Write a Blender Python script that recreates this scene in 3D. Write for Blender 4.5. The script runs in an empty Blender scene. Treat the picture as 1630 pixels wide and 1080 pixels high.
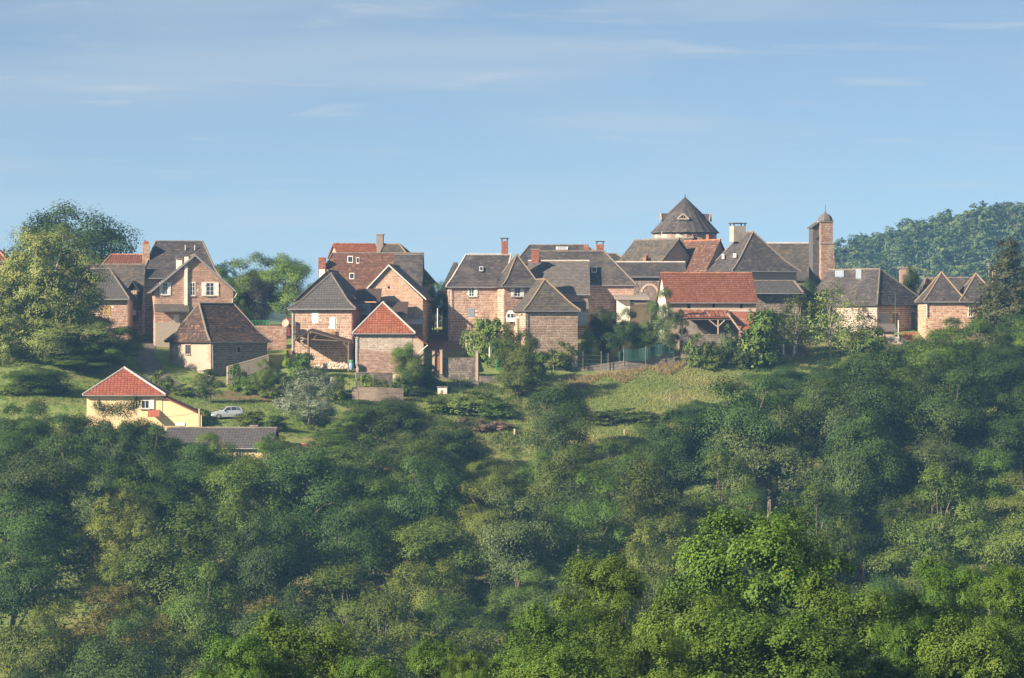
import bpy, math, random
import numpy as np
from mathutils import Vector, Matrix
R = math.radians
scene = bpy.context.scene
COL = scene.collection

# ------------------------------------------------------------------ camera, sky, sun, exposure
KF = 5400.0                       # focal length in photo pixels (photo 1630 px wide)
cam_data = bpy.data.cameras.new('camera')
cam_data.sensor_width = 36.0
cam_data.lens = KF / 1630.0 * 36.0
cam_data.clip_start = 1.0
cam_data.clip_end = 20000.0
cam = bpy.data.objects.new('camera', cam_data)
cam.location = (0, 0, 0)
cam.rotation_euler = (R(90), 0, 0)
COL.objects.link(cam)
scene.camera = cam

HAZE = 0.00018
SUN_EL, SUN_ROT = 26.0, -123.0
world = bpy.data.worlds.new('World')
scene.world = world
world.use_nodes = True
wt = world.node_tree
bg = wt.nodes['Background']
sky_tex = wt.nodes.new('ShaderNodeTexSky')
sky_tex.sky_type = 'NISHITA'
sky_tex.sun_disc = False
sky_tex.sun_elevation = R(SUN_EL)
sky_tex.sun_rotation = R(SUN_ROT)
sky_tex.air_density = 0.42
sky_tex.dust_density = 0.0
sky_tex.ozone_density = 2.0
tc = wt.nodes.new('ShaderNodeTexCoord')
def wcloud(scl, loc, lo, hi, detail, rough):
    mp = wt.nodes.new('ShaderNodeMapping'); mp.inputs['Scale'].default_value = scl; mp.inputs['Location'].default_value = loc
    nz = wt.nodes.new('ShaderNodeTexNoise'); nz.inputs['Scale'].default_value = 1.0
    nz.inputs['Detail'].default_value = detail; nz.inputs['Roughness'].default_value = rough
    nz.inputs['Distortion'].default_value = 0.4
    rm = wt.nodes.new('ShaderNodeMapRange'); rm.inputs[1].default_value = lo; rm.inputs[2].default_value = hi
    rm.interpolation_type = 'SMOOTHSTEP'
    wt.links.new(tc.outputs['Generated'], mp.inputs[0]); wt.links.new(mp.outputs[0], nz.inputs['Vector'])
    wt.links.new(nz.outputs[0], rm.inputs[0])
    return rm.outputs[0]
c1 = wcloud((7, 7, 58), (1.7, 0.3, 4.1), 0.40, 0.70, 3, 0.45)      # broad thin veil
c2 = wcloud((17, 17, 190), (0.4, 5.2, 2.3), 0.54, 0.78, 5, 0.55)   # small wisps
def wmath(op, a, b):
    n = wt.nodes.new('ShaderNodeMath'); n.operation = op
    for i, v in enumerate((a, b)):
        if isinstance(v, (int, float)): n.inputs[i].default_value = v
        else: wt.links.new(v, n.inputs[i])
    return n.outputs[0]
cf = wmath('ADD', wmath('MULTIPLY', c1, 0.30), wmath('MULTIPLY', c2, 0.42))
wmix = wt.nodes.new('ShaderNodeMixRGB')
wmix.inputs['Color2'].default_value = (4.1, 5.0, 6.2, 1)
wmix.inputs['Fac'].default_value = 0.26                  # even thin veil over the whole sky
wcl = wt.nodes.new('ShaderNodeMixRGB'); wcl.inputs['Color2'].default_value = (5.9, 6.1, 6.6, 1)
wt.links.new(cf, wcl.inputs['Fac']); wt.links.new(wmix.outputs[0], wcl.inputs['Color1'])
wt.links.new(sky_tex.outputs[0], wmix.inputs['Color1'])
wtint = wt.nodes.new('ShaderNodeMixRGB'); wtint.blend_type = 'MULTIPLY'; wtint.inputs['Fac'].default_value = 1.0
wtint.inputs['Color2'].default_value = (1.02, 1.03, 0.95, 1)
wt.links.new(wcl.outputs[0], wtint.inputs['Color1'])
wt.links.new(wtint.outputs[0], bg.inputs[0])
bg.inputs[1].default_value = 0.047

sun_data = bpy.data.lights.new('sun', 'SUN')
sun_data.energy = 5.0
sun_data.angle = R(0.53)
sun_data.color = (1.0, 0.83, 0.64)
sun = bpy.data.objects.new('sun', sun_data)
el, ro = R(SUN_EL), R(SUN_ROT)
SUNV = Vector((math.sin(ro) * math.cos(el), math.cos(ro) * math.cos(el), math.sin(el)))
sun.rotation_euler = SUNV.to_track_quat('Z', 'Y').to_euler()
sun.location = SUNV * 900
COL.objects.link(sun)

vs = scene.view_settings
vs.view_transform = 'Standard'
vs.look = 'None'
vs.exposure = 1.28
vs.gamma = 1.0
vs.use_curve_mapping = False
scene.cycles.max_bounces = 6
scene.cycles.diffuse_bounces = 3
scene.cycles.transmission_bounces = 3
scene.cycles.transparent_max_bounces = 8
scene.cycles.volume_bounces = 1
scene.cycles.use_denoising = True

# ------------------------------------------------------------------ helpers
def P(px, py, Y):
    return Vector(((px - 815.0) / KF * Y, Y, (540.0 - py) / KF * Y))

def tag(o, label=None, cat=None, group=None, kind=None):
    if label: o['label'] = label
    if cat: o['category'] = cat
    if group: o['group'] = group
    if kind: o['kind'] = kind
    elif cat: o['kind'] = 'thing'
    return o

def empty(name, loc, rz=0.0):
    o = bpy.data.objects.new(name, None)
    o.empty_display_size = 0.3
    o.location = loc
    o.rotation_euler = (0, 0, rz)
    COL.objects.link(o)
    return o

class MB:
    """collects polygons, each with a tone 0..1, and links them as one mesh object"""
    def __init__(s):
        s.v = []; s.f = []; s.t = []
    def poly(s, pts, tone=0.5):
        n = len(s.v)
        s.v.extend([tuple(p) for p in pts]); s.f.append(tuple(range(n, n + len(pts)))); s.t.append(tone)
    def prism(s, pts, off, tone=0.5):
        """polygon pts swept by vector off; closed"""
        off = Vector(off); n = len(pts)
        a = [Vector(p) for p in pts]; b = [p + off for p in a]
        s.poly(a[::-1], tone); s.poly(b, tone)
        for i in range(n):
            j = (i + 1) % n
            s.poly((a[i], a[j], b[j], b[i]), tone)
    def box(s, x0, y0, z0, x1, y1, z1, tone=0.5):
        s.prism(((x0, y0, z0), (x1, y0, z0), (x1, y1, z0), (x0, y1, z0)), (0, 0, z1 - z0), tone)
    def tube(s, pts, rad, n=6, tone=0.5, cap=True):
        pts = [Vector(p) for p in pts]
        rads = rad if isinstance(rad, (list, tuple)) else [rad] * len(pts)
        rings = []
        for i, p in enumerate(pts):
            d = (pts[min(i + 1, len(pts) - 1)] - pts[max(i - 1, 0)]).normalized()
            u = d.orthogonal().normalized() if abs(d.z) > 0.9 else d.cross(Vector((0, 0, 1))).normalized()
            w = d.cross(u)
            rings.append([p + (u * math.cos(6.28318 * k / n) + w * math.sin(6.28318 * k / n)) * rads[i] for k in range(n)])
        for a, b in zip(rings, rings[1:]):
            for k in range(n):
                s.poly((a[k], a[(k + 1) % n], b[(k + 1) % n], b[k]), tone)
        if cap:
            s.poly(rings[0][::-1], tone); s.poly(rings[-1], tone)
    def lathe(s, c, prof, n=12, tone=0.5):
        c = Vector(c)
        rings = [[c + Vector((r * math.cos(6.28318 * (k + .5) / n), r * math.sin(6.28318 * (k + .5) / n), z)) for k in range(n)] for r, z in prof]
        for a, b in zip(rings, rings[1:]):
            for k in range(n):
                s.poly((a[k], a[(k + 1) % n], b[(k + 1) % n], b[k]), tone)
        s.poly(rings[0][::-1], tone); s.poly(rings[-1], tone)
    def build(s, name, mat, parent=None, kind=None, label=None, cat=None, group=None, smooth=False):
        me = bpy.data.meshes.new(name)
        me.from_pydata(s.v, [], s.f)
        at = me.attributes.new('tone', 'FLOAT', 'FACE')
        at.data.foreach_set('value', s.t)
        if smooth: me.polygons.foreach_set('use_smooth', [True] * len(s.f))
        me.materials.append(mat)
        o = bpy.data.objects.new(name, me)
        if parent is not None: o.parent = parent
        COL.objects.link(o)
        return tag(o, label, cat, group, kind)

def mesh_np(name, verts, faces_n, tone, mat):
    """verts (N,3), every face has faces_n consecutive verts; fast path for leaves"""
    nf = len(verts) // faces_n
    me = bpy.data.meshes.new(name)
    me.vertices.add(len(verts)); me.vertices.foreach_set('co', verts.astype(np.float32).ravel())
    me.loops.add(len(verts)); me.loops.foreach_set('vertex_index', np.arange(len(verts), dtype=np.int32))
    me.polygons.add(nf); me.polygons.foreach_set('loop_start', np.arange(0, len(verts), faces_n, dtype=np.int32))
    me.update(calc_edges=True)
    at = me.attributes.new('tone', 'FLOAT', 'FACE'); at.data.foreach_set('value', tone.astype(np.float32))
    if mat is not None: me.materials.append(mat)
    return me

# ------------------------------------------------------------------ materials
def nodes_of(name):
    m = bpy.data.materials.new(name); m.use_nodes = True
    nt = m.node_tree
    return m, nt, nt.nodes['Principled BSDF']

def ramp(nt, fac, stops):
    r = nt.nodes.new('ShaderNodeValToRGB')
    e = r.color_ramp.elements
    while len(e) < len(stops): e.new(0.5)
    for el_, (p, c) in zip(e, stops):
        el_.position = p; el_.color = (*c, 1)
    nt.links.new(fac, r.inputs[0])
    return r.outputs[0]

def mixc(nt, fac, a, b, mode='MIX'):
    n = nt.nodes.new('ShaderNodeMixRGB'); n.blend_type = mode
    for i, v in enumerate((fac, a, b)):
        if isinstance(v, (int, float)): n.inputs[i].default_value = v
        elif isinstance(v, tuple): n.inputs[i].default_value = (*v, 1)
        else: nt.links.new(v, n.inputs[i])
    return n.outputs[0]

def noise(nt, scale, detail=3, rough=0.55, vec=None, scl3=None):
    t = nt.nodes.new('ShaderNodeTexCoord')
    nz = nt.nodes.new('ShaderNodeTexNoise')
    nz.inputs['Scale'].default_value = scale; nz.inputs['Detail'].default_value = detail; nz.inputs['Roughness'].default_value = rough
    src = t.outputs['Object']
    if scl3:
        mp = nt.nodes.new('ShaderNodeMapping'); mp.inputs['Scale'].default_value = scl3
        nt.links.new(src, mp.inputs[0]); src = mp.outputs[0]
    nt.links.new(src, nz.inputs['Vector'])
    return nz.outputs[0]

def attr(nt, name='tone'):
    a = nt.nodes.new('ShaderNodeAttribute'); a.attribute_name = name
    return a.outputs['Fac']

def mat_plain(name, c, rough=0.7, metal=0.0, var=0.12, scale=3.0, spec=0.3):
    m, nt, b = nodes_of(name)
    n = noise(nt, scale, 4)
    lo = tuple(x * (1 - var) for x in c); hi = tuple(min(1, x * (1 + var)) for x in c)
    nt.links.new(ramp(nt, n, [(0.3, lo), (0.7, hi)]), b.inputs['Base Color'])
    b.inputs['Roughness'].default_value = rough; b.inputs['Metallic'].default_value = metal
    b.inputs['Specular IOR Level'].default_value = spec
    return m

def mat_tone(name, stops, rough=0.85, stain=None, sscale=0.6, slo=0.5, shi=0.75, bump=0.0, obj_random=False, spec=0.2, stain_amt=1.0):
    """colour from the piece's own tone (or the object's random), plus stains with a shape of their own"""
    m, nt, b = nodes_of(name)
    if obj_random:
        oi = nt.nodes.new('ShaderNodeObjectInfo'); fac = oi.outputs['Random']
    else:
        fac = attr(nt)
    col = ramp(nt, fac, stops)
    fine = noise(nt, 9.0, 4)
    col = mixc(nt, 0.45, col, ramp(nt, fine, [(0.25, (.55, .55, .55)), (0.75, (1.0, 1.0, 1.0))]), 'MULTIPLY')
    if stain:
        big = noise(nt, sscale, 5, 0.65)
        f = nt.nodes.new('ShaderNodeMapRange'); f.inputs[1].default_value = slo; f.inputs[2].default_value = shi; f.inputs[4].default_value = stain_amt
        nt.links.new(big, f.inputs[0])
        col = mixc(nt, f.outputs[0], col, stain)
    ob_i = nt.nodes.new('ShaderNodeObjectInfo')       # each house has its own cast of stone
    col = mixc(nt, 1.0, col, ob_i.outputs['Color'], 'MULTIPLY')
    nt.links.new(col, b.inputs['Base Color'])
    b.inputs['Roughness'].default_value = rough
    b.inputs['Specular IOR Level'].default_value = spec
    if bump:
        bp = nt.nodes.new('ShaderNodeBump'); bp.inputs['Strength'].default_value = bump; bp.inputs['Distance'].default_value = 0.05
        nt.links.new(fine, bp.inputs['Height']); nt.links.new(bp.outputs[0], b.inputs['Normal'])
    return m

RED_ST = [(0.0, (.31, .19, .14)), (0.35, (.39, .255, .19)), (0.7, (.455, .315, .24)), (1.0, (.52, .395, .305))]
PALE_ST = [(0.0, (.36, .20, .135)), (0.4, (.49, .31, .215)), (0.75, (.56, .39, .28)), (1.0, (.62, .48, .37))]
M = {}
M['mortar'] = mat_plain('mortar', (.62, .51, .42), .95, var=.22, scale=1.3)
M['mortar_red'] = mat_plain('mortar_red', (.62, .49, .40), .95, var=.25, scale=1.3)
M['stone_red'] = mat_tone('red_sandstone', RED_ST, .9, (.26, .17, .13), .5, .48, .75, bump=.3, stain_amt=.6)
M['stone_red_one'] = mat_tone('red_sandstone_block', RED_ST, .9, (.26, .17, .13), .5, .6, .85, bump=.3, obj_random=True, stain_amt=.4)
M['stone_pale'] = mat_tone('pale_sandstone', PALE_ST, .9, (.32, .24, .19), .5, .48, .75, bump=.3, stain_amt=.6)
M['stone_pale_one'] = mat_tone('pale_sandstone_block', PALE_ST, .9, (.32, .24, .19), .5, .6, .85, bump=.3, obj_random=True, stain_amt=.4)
M['block_grey'] = mat_tone('grey_block', [(0, (.34, .30, .26)), (.5, (.44, .39, .34)), (1, (.54, .49, .43))], .9, (.26, .21, .17), .6, .5, .8, bump=.2)
M['stone_grey'] = mat_tone('grey_stone', [(0, (.18, .15, .13)), (.5, (.28, .235, .20)), (1, (.38, .33, .28))], .95, (.12, .11, .08), .7, .5, .8, bump=.3)
M['plaster_grey'] = mat_tone('grey_render', [(0, (.40, .34, .27)), (1, (.44, .38, .31))], .95, (.27, .22, .17), .45, .45, .8, bump=.15, stain_amt=.7)
M['plaster_beige'] = mat_tone('beige_render', [(0, (.46, .36, .27)), (1, (.5, .40, .30))], .95, (.33, .24, .18), .5, .5, .8, bump=.15, stain_amt=.7)
M['cream'] = mat_plain('cream_render', (.80, .62, .36), .9, var=.05, scale=.6)
M['white_wall'] = mat_plain('white_wall', (.78, .72, .62), .9, var=.08, scale=.8)
M['slate'] = mat_tone('slate', [(0, (.058, .052, .052)), (.5, (.076, .069, .069)), (.9, (.098, .088, .085)), (1, (.14, .125, .115))], .7, (.18, .155, .12), .35, .5, .78, stain_amt=.7, spec=.25)
M['slate_pale'] = mat_tone('weathered_slate', [(0, (.12, .108, .10)), (.5, (.145, .13, .12)), (1, (.18, .16, .145))], .75, (.10, .09, .08), .6, .55, .85, stain_amt=.6, spec=.25)
M['slate_mossy'] = mat_tone('lichen_slate', [(0, (.07, .064, .06)), (.5, (.095, .086, .078)), (1, (.135, .12, .105))], .8, (.20, .155, .085), .8, .48, .75, stain_amt=.6, spec=.2)
M['tile_grey'] = mat_tone('grey_tile', [(0, (.095, .09, .09)), (.5, (.115, .11, .108)), (1, (.14, .132, .128))], .75, (.09, .085, .08), .7, .55, .8, stain_amt=.5)
M['tile_red'] = mat_tone('red_tile', [(0, (.17, .065, .04)), (.5, (.225, .088, .052)), (1, (.29, .125, .075))], .85, (.20, .105, .075), .5, .5, .8, stain_amt=.55)
M['tile_bright'] = mat_tone('bright_red_tile', [(0, (.24, .075, .04)), (.5, (.33, .115, .06)), (1, (.42, .17, .095))], .85, (.20, .105, .075), .5, .5, .8, stain_amt=.55)
M['tile_faded'] = mat_tone('faded_brown_tile', [(0, (.09, .05, .04)), (.4, (.12, .064, .048)), (.8, (.15, .08, .058)), (1, (.22, .135, .095))], .9, (.14, .11, .085), .6, .48, .78, stain_amt=.6)
M['tile_old'] = mat_tone('old_brown_tile', [(0, (.12, .062, .045)), (.4, (.155, .078, .054)), (.8, (.19, .095, .066)), (1, (.27, .155, .10))], .9, (.14, .11, .085), .6, .48, .78, stain_amt=.6)
M['tile_dark'] = mat_tone('dark_brown_tile', [(0, (.05, .036, .032)), (.5, (.085, .06, .05)), (.85, (.12, .075, .055)), (1, (.20, .11, .07))], .9, (.15, .075, .05), .6, .58, .85, stain_amt=.6)
M['tile_new'] = mat_tone('new_red_tile', [(0, (.30, .095, .06)), (.5, (.36, .12, .075)), (1, (.42, .15, .09))], .7, None)
M['rust'] = mat_tone('rusty_sheet', [(0, (.20, .07, .04)), (.5, (.30, .11, .065)), (1, (.40, .24, .18))], .7, (.42, .34, .30), .7, .55, .72, stain_amt=.7)
M['ridge_grey'] = mat_tone('ridge_tile_grey', [(0, (.16, .145, .13)), (1, (.24, .21, .185))], .9, (.32, .20, .08), 1.2, .5, .7, stain_amt=.6)
M['ridge_lichen'] = mat_tone('ridge_tile_lichen', [(0, (.22, .175, .12)), (1, (.30, .23, .15))], .9, (.34, .21, .09), 1.2, .5, .7, stain_amt=.7)
M['ridge_pale'] = mat_tone('ridge_mortar_pale', [(0, (.50, .46, .42)), (1, (.62, .57, .52))], .9, (.34, .28, .23), 1.1, .5, .7, stain_amt=.6)
M['ridge_red'] = mat_tone('ridge_tile_red', [(0, (.34, .14, .08)), (1, (.48, .24, .15))], .9)
M['white'] = mat_plain('white_paint', (.80, .78, .74), .5, var=.04)
M['grey_metal'] = mat_plain('zinc', (.34, .34, .34), .5, .4, var=.15)
M['pale_pipe'] = mat_plain('pale_pipe', (.62, .60, .57), .5, var=.08)
M['dark_metal'] = mat_plain('dark_metal', (.06, .06, .06), .6, .3)
M['wood'] = mat_plain('weathered_wood', (.17, .125, .09), .9, var=.3, scale=4)
M['wood_pale'] = mat_plain('pale_wood', (.40, .31, .22), .9, var=.25, scale=4)
M['wood_yellow'] = mat_plain('yellow_boards', (.42, .28, .11), .9, var=.2, scale=4)
M['concrete'] = mat_tone('old_concrete', [(0, (.27, .235, .20)), (1, (.37, .33, .285))], .95, (.11, .10, .075), .5, .48, .75, bump=.3, stain_amt=.7)
M['stained_wall'] = mat_tone('stained_garden_wall', [(0, (.30, .24, .19)), (1, (.36, .29, .235))], .95, (.15, .12, .085), .8, .45, .7, bump=.3, stain_amt=.8)
M['dark_void'] = mat_plain('dark_interior', (.018, .016, .015), .95)
M['brick'] = mat_tone('chimney_brick', [(0, (.30, .10, .06)), (.5, (.38, .15, .09)), (1, (.46, .22, .14))], .9, (.22, .15, .12), 1.5, .5, .8, stain_amt=.6)
M['green_mesh'] = mat_plain('green_screen_fabric', (.03, .075, .062), .85, var=.2, scale=1.5)
M['red_paint'] = mat_plain('red_paint', (.22, .05, .045), .6)
M['blue_plastic'] = mat_plain('blue_plastic', (.20, .34, .50), .5)
M['green_plastic'] = mat_plain('green_plastic', (.04, .26, .11), .5)
M['tarp'] = mat_plain('grey_blue_panel', (.25, .29, .34), .5)
M['car_paint'] = mat_plain('silver_car_paint', (.58, .62, .66), .28, .35, var=.02, spec=.6)
M['rubber'] = mat_plain('rubber', (.02, .02, .02), .8)
M['bark'] = mat_plain('bark', (.17, .14, .11), .95, var=.4, scale=2.0)
M['bark_pale'] = mat_plain('pale_bark', (.36, .31, .25), .95, var=.35, scale=2.0)
M['flower_red'] = mat_plain('red_flowers', (.45, .06, .06), .8, var=.4, scale=8)
M['flower_yellow'] = mat_plain('yellow_flowers', (.50, .36, .03), .8, var=.4, scale=8)

def mat_glass(name, c):
    m, nt, b = nodes_of(name)
    b.inputs['Base Color'].default_value = (*c, 1); b.inputs['Roughness'].default_value = .08
    b.inputs['Specular IOR Level'].default_value = .6
    return m
M['pane'] = mat_glass('window_pane', (.03, .04, .055))
M['pane_pale'] = mat_glass('curtained_pane', (.32, .34, .38))

def mat_leaf(name, stops, transl=0.14, rough=0.55, objvar=0.30):
    m, nt, b = nodes_of(name)
    col = ramp(nt, attr(nt), stops)
    oi = nt.nodes.new('ShaderNodeObjectInfo')
    br = nt.nodes.new('ShaderNodeMapRange'); br.inputs[3].default_value = 1 - objvar; br.inputs[4].default_value = 1 + objvar
    nt.links.new(oi.outputs['Random'], br.inputs[0])
    hs = nt.nodes.new('ShaderNodeHueSaturation')
    hv = nt.nodes.new('ShaderNodeMapRange'); hv.inputs[3].default_value = .488; hv.inputs[4].default_value = .512
    mul = nt.nodes.new('ShaderNodeMath'); mul.operation = 'MULTIPLY'; mul.inputs[1].default_value = 7.31
    fr = nt.nodes.new('ShaderNodeMath'); fr.operation = 'FRACT'
    nt.links.new(oi.outputs['Random'], mul.inputs[0]); nt.links.new(mul.outputs[0], fr.inputs[0]); nt.links.new(fr.outputs[0], hv.inputs[0])
    nt.links.new(col, hs.inputs['Color']); nt.links.new(br.outputs[0], hs.inputs['Value']); nt.links.new(hv.outputs[0], hs.inputs['Hue'])
    nt.links.new(hs.outputs[0], b.inputs['Base Color'])
    b.inputs['Roughness'].default_value = rough; b.inputs['Specular IOR Level'].default_value = .18
    tr = nt.nodes.new('ShaderNodeBsdfTranslucent'); nt.links.new(hs.outputs[0], tr.inputs['Color'])
    mx = nt.nodes.new('ShaderNodeMixShader'); mx.inputs[0].default_value = transl
    nt.links.new(b.outputs[0], mx.inputs[1]); nt.links.new(tr.outputs[0], mx.inputs[2])
    nt.links.new(mx.outputs[0], nt.nodes['Material Output'].inputs['Surface'])
    return m
L = {}
L['dark'] = mat_leaf('oak_leaves', [(0, (0.025, 0.055, 0.013)), (.6, (0.052, 0.096, 0.021)), (1, (0.087, 0.135, 0.030))])
L['mid'] = mat_leaf('mid_green_leaves', [(0, (0.045, 0.088, 0.013)), (.6, (0.089, 0.147, 0.021)), (1, (0.144, 0.204, 0.028))])
L['olive'] = mat_leaf('olive_leaves', [(0, (0.060, 0.086, 0.014)), (.6, (0.110, 0.149, 0.026)), (.93, (0.163, 0.193, 0.032)), (1, (0.216, 0.171, 0.036))])
L['rusty'] = mat_leaf('rusting_leaves', [(0, (0.077, 0.077, 0.019)), (.55, (0.135, 0.135, 0.031)), (.85, (0.193, 0.158, 0.035)), (1, (0.257, 0.144, 0.035))])
L['blue'] = mat_leaf('bluish_leaves', [(0, (0.045, 0.075, 0.023)), (.6, (0.086, 0.123, 0.038)), (1, (0.145, 0.181, 0.059))])
L['light'] = mat_leaf('light_green_leaves', [(0, (0.071, 0.114, 0.021)), (.6, (0.129, 0.194, 0.033)), (1, (0.200, 0.254, 0.048))])
L['walnut'] = mat_leaf('walnut_leaves', [(0, (0.125, 0.171, 0.045)), (.6, (0.218, 0.273, 0.068)), (.95, (0.312, 0.339, 0.094)), (1, (0.458, 0.285, 0.094))], objvar=.05)
L['willow'] = mat_leaf('willow_leaves', [(0, (0.131, 0.167, 0.109)), (.6, (0.217, 0.261, 0.167)), (1, (0.304, 0.348, 0.232))], objvar=.05)
L['vivid'] = mat_leaf('bright_green_leaves', [(0, (0.116, 0.189, 0.017)), (.6, (0.217, 0.319, 0.029)), (1, (0.319, 0.406, 0.043))], objvar=.08)
L['fg'] = mat_leaf('maple_leaves', [(0, (0.040, 0.080, 0.010)), (.5, (0.084, 0.152, 0.019)), (.93, (0.129, 0.212, 0.030)), (.97, (0.183, 0.202, 0.032)), (1, (0.249, 0.153, 0.037))], objvar=.12)
L['conifer'] = mat_leaf('conifer_needles', [(0, (0.069, 0.094, 0.038)), (.6, (0.127, 0.147, 0.059)), (1, (0.235, 0.217, 0.086))], transl=.12)
L['far'] = mat_leaf('far_leaves', [(0, (0.045, 0.080, 0.026)), (.6, (0.088, 0.133, 0.039)), (1, (0.138, 0.174, 0.052))])
L['purple'] = mat_leaf('purple_leaves', [(0, (.018, .018, .02)), (.6, (.032, .032, .032)), (1, (.05, .055, .045))], objvar=.05)
L['straw'] = mat_leaf('meadow_grass', [(0, (0.129, 0.198, 0.052)), (.45, (0.229, 0.286, 0.088)), (.75, (0.351, 0.344, 0.143)), (1, (0.518, 0.425, 0.226))], transl=.3, objvar=0)
L['heather'] = mat_leaf('dry_brush', [(0, (0.160, 0.109, 0.080)), (.6, (0.275, 0.189, 0.138)), (1, (0.377, 0.275, 0.203))], transl=.15, objvar=.05)

L['hay'] = mat_leaf('dry_grass_stems', [(0, (.22, .19, .08)), (.6, (.34, .28, .13)), (1, (.44, .36, .19))], transl=.25, objvar=0)
# ------------------------------------------------------------------ ground
PROF = [(-4000, -2), (-60, -2), (0, -2.2), (60, -9), (110, -19), (150, -26), (210, -44), (265, -53), (300, -47), (320, -42), (345, -34), (370, -25.5), (395, -17), (415, -10.5),
        (435, -6), (452, -2), (470, 0.8), (490, 2.0), (540, 2.5), (600, -2), (700, -16), (850, -24), (950, -18), (1100, 2), (1250, 10), (1500, 6), (2000, -10), (6000, -30)]
PY = np.array([p[0] for p in PROF], float); PZ = np.array([p[1] for p in PROF], float)
CTRL = [  # photo x, photo y, distance of points where the ground is seen
    (235, 558, 462), (336, 605, 438), (425, 592, 444), (215, 558, 455), (20, 590, 432), (100, 640, 412), (200, 700, 400), (300, 692, 402), (362, 662, 410),
    (430, 640, 418), (300, 612, 432), (510, 584, 445), (620, 588, 440), (600, 652, 430), (700, 618, 440), (700, 560, 456), (745, 536, 462), (880, 570, 447),
    (790, 592, 445), (800, 628, 436), (950, 602, 446), (1070, 577, 450), (1200, 560, 455), (1300, 546, 460), (1420, 534, 468), (1530, 520, 474), (1640, 500, 478),
    (900, 692, 415), (1000, 640, 430), (1000, 692, 415), (820, 695, 414), (790, 765, 402), (700, 645, 430), (1150, 600, 446), (1300, 600, 446), (1500, 600, 446),
    (360, 592, 440), (480, 640, 424), (540, 640, 424), (620, 700, 414), (60, 520, 445), (130, 545, 458), (980, 545, 462), (640, 530, 470), (1100, 535, 462),
    (1000, 505, 480), (850, 520, 474), (560, 560, 455), (200, 625, 425), (0, 560, 440), (1330, 520, 478), (350, 690, 398), (440, 690, 398)]
CP = np.array([tuple(P(*c)) for c in CTRL])
def ground_np(x, y):
    x = np.asarray(x, float); y = np.asarray(y, float)
    base = np.interp(y, PY, PZ)
    dx = x[..., None] - CP[:, 0]; dy = y[..., None] - CP[:, 1]
    w = np.exp(-(dx ** 2 / (2 * 9.0 ** 2) + dy ** 2 / (2 * 6.5 ** 2)))
    res = CP[:, 2] - np.interp(CP[:, 1], PY, PZ)
    add = (w * res).sum(-1) / (w.sum(-1) + 0.12)
    # far hill that rises on the right, and a lower one far behind on the left
    hill = 29 * np.exp(-((x - 205) / 95.0) ** 2 - ((y - 1230) / 130.0) ** 2) + 10 * np.exp(-((x + 103) / 14.0) ** 2 - ((y - 1180) / 90.0) ** 2)
    ripple = 0.25 * np.sin(x * .31 + y * .17) * np.sin(y * .23 - x * .11)
    return base + add + hill + ripple * (np.abs(y) > 30)
def ground(x, y):
    return float(ground_np(np.array([x]), np.array([y]))[0])

def build_ground():
    xs = np.unique(np.concatenate([np.linspace(-2500, -300, 23), np.linspace(-300, -90, 22), np.arange(-90, 90.1, 2.0), np.linspace(90, 300, 22), np.linspace(300, 2500, 23)]))
    ys = np.unique(np.concatenate([np.linspace(-400, 0, 9), np.linspace(0, 380, 60), np.arange(380, 500, 2.0), np.linspace(500, 1600, 90), np.linspace(1600, 4000, 25)]))
    X, Y = np.meshgrid(xs, ys); Z = ground_np(X, Y)
    v = np.stack([X.ravel(), Y.ravel(), Z.ravel()], 1); nx = len(xs); ny = len(ys)
    i, j = np.meshgrid(np.arange(nx - 1), np.arange(ny - 1)); a = (j * nx + i).ravel()
    f = np.stack([a, a + 1, a + nx + 1, a + nx], 1)
    me = bpy.data.meshes.new('ground')
    me.from_pydata(v.tolist(), [], f.tolist())
    me.polygons.foreach_set('use_smooth', [True] * len(f))
    m, nt, b = nodes_of('grassy_ground')
    n1 = noise(nt, .09, 5, .6); n2 = noise(nt, .9, 5, .65); n3 = noise(nt, .035, 3, .5)
    col = ramp(nt, n2, [(.25, (.095, .15, .038)), (.55, (.17, .22, .066)), (.8, (.24, .26, .10))])
    dry = ramp(nt, n1, [(.47, (0, 0, 0)), (.66, (1, 1, 1))])
    col = mixc(nt, dry, col, ramp(nt, n2, [(.3, (.16, .155, .055)), (.7, (.27, .225, .095))]))
    nt.links.new(col, b.inputs['Base Color']); b.inputs['Roughness'].default_value = .95; b.inputs['Specular IOR Level'].default_value = .1
    bp = nt.nodes.new('ShaderNodeBump'); bp.inputs['Strength'].default_value = .6; bp.inputs['Distance'].default_value = .4
    nt.links.new(n2, bp.inputs['Height']); nt.links.new(bp.outputs[0], b.inputs['Normal'])
    me.materials.append(m)
    o = bpy.data.objects.new('ground', me); COL.objects.link(o); tag(o, kind='structure')
build_ground()

def sheet(name, pxpts, mat, lift=.05, wid=None, kind='structure'):
    """a strip of path or yard laid on the ground along points (px, Y); wid in metres"""
    pts = [Vector(((px - 815) / KF * Y, Y, 0)) for px, Y in pxpts]
    fine = []
    for a, b in zip(pts, pts[1:]):
        n = max(1, int((b - a).length / 1.2))
        fine += [a.lerp(b, k / n) for k in range(n)]
    fine.append(pts[-1])
    mb = MB(); rows = []
    for i, p in enumerate(fine):
        d = (fine[min(i + 1, len(fine) - 1)] - fine[max(i - 1, 0)]).normalized(); s = Vector((-d.y, d.x, 0))
        row = []
        for k in range(5):
            q = p + s * wid * (k / 4 - .5)
            row.append(Vector((q.x, q.y, ground(q.x, q.y) + lift)))
        rows.append(row)
    for a, b in zip(rows, rows[1:]):
        for k in range(4):
            mb.poly((a[k], a[k + 1], b[k + 1], b[k]), random.random())
    return mb.build(name, mat, kind=kind)
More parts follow.
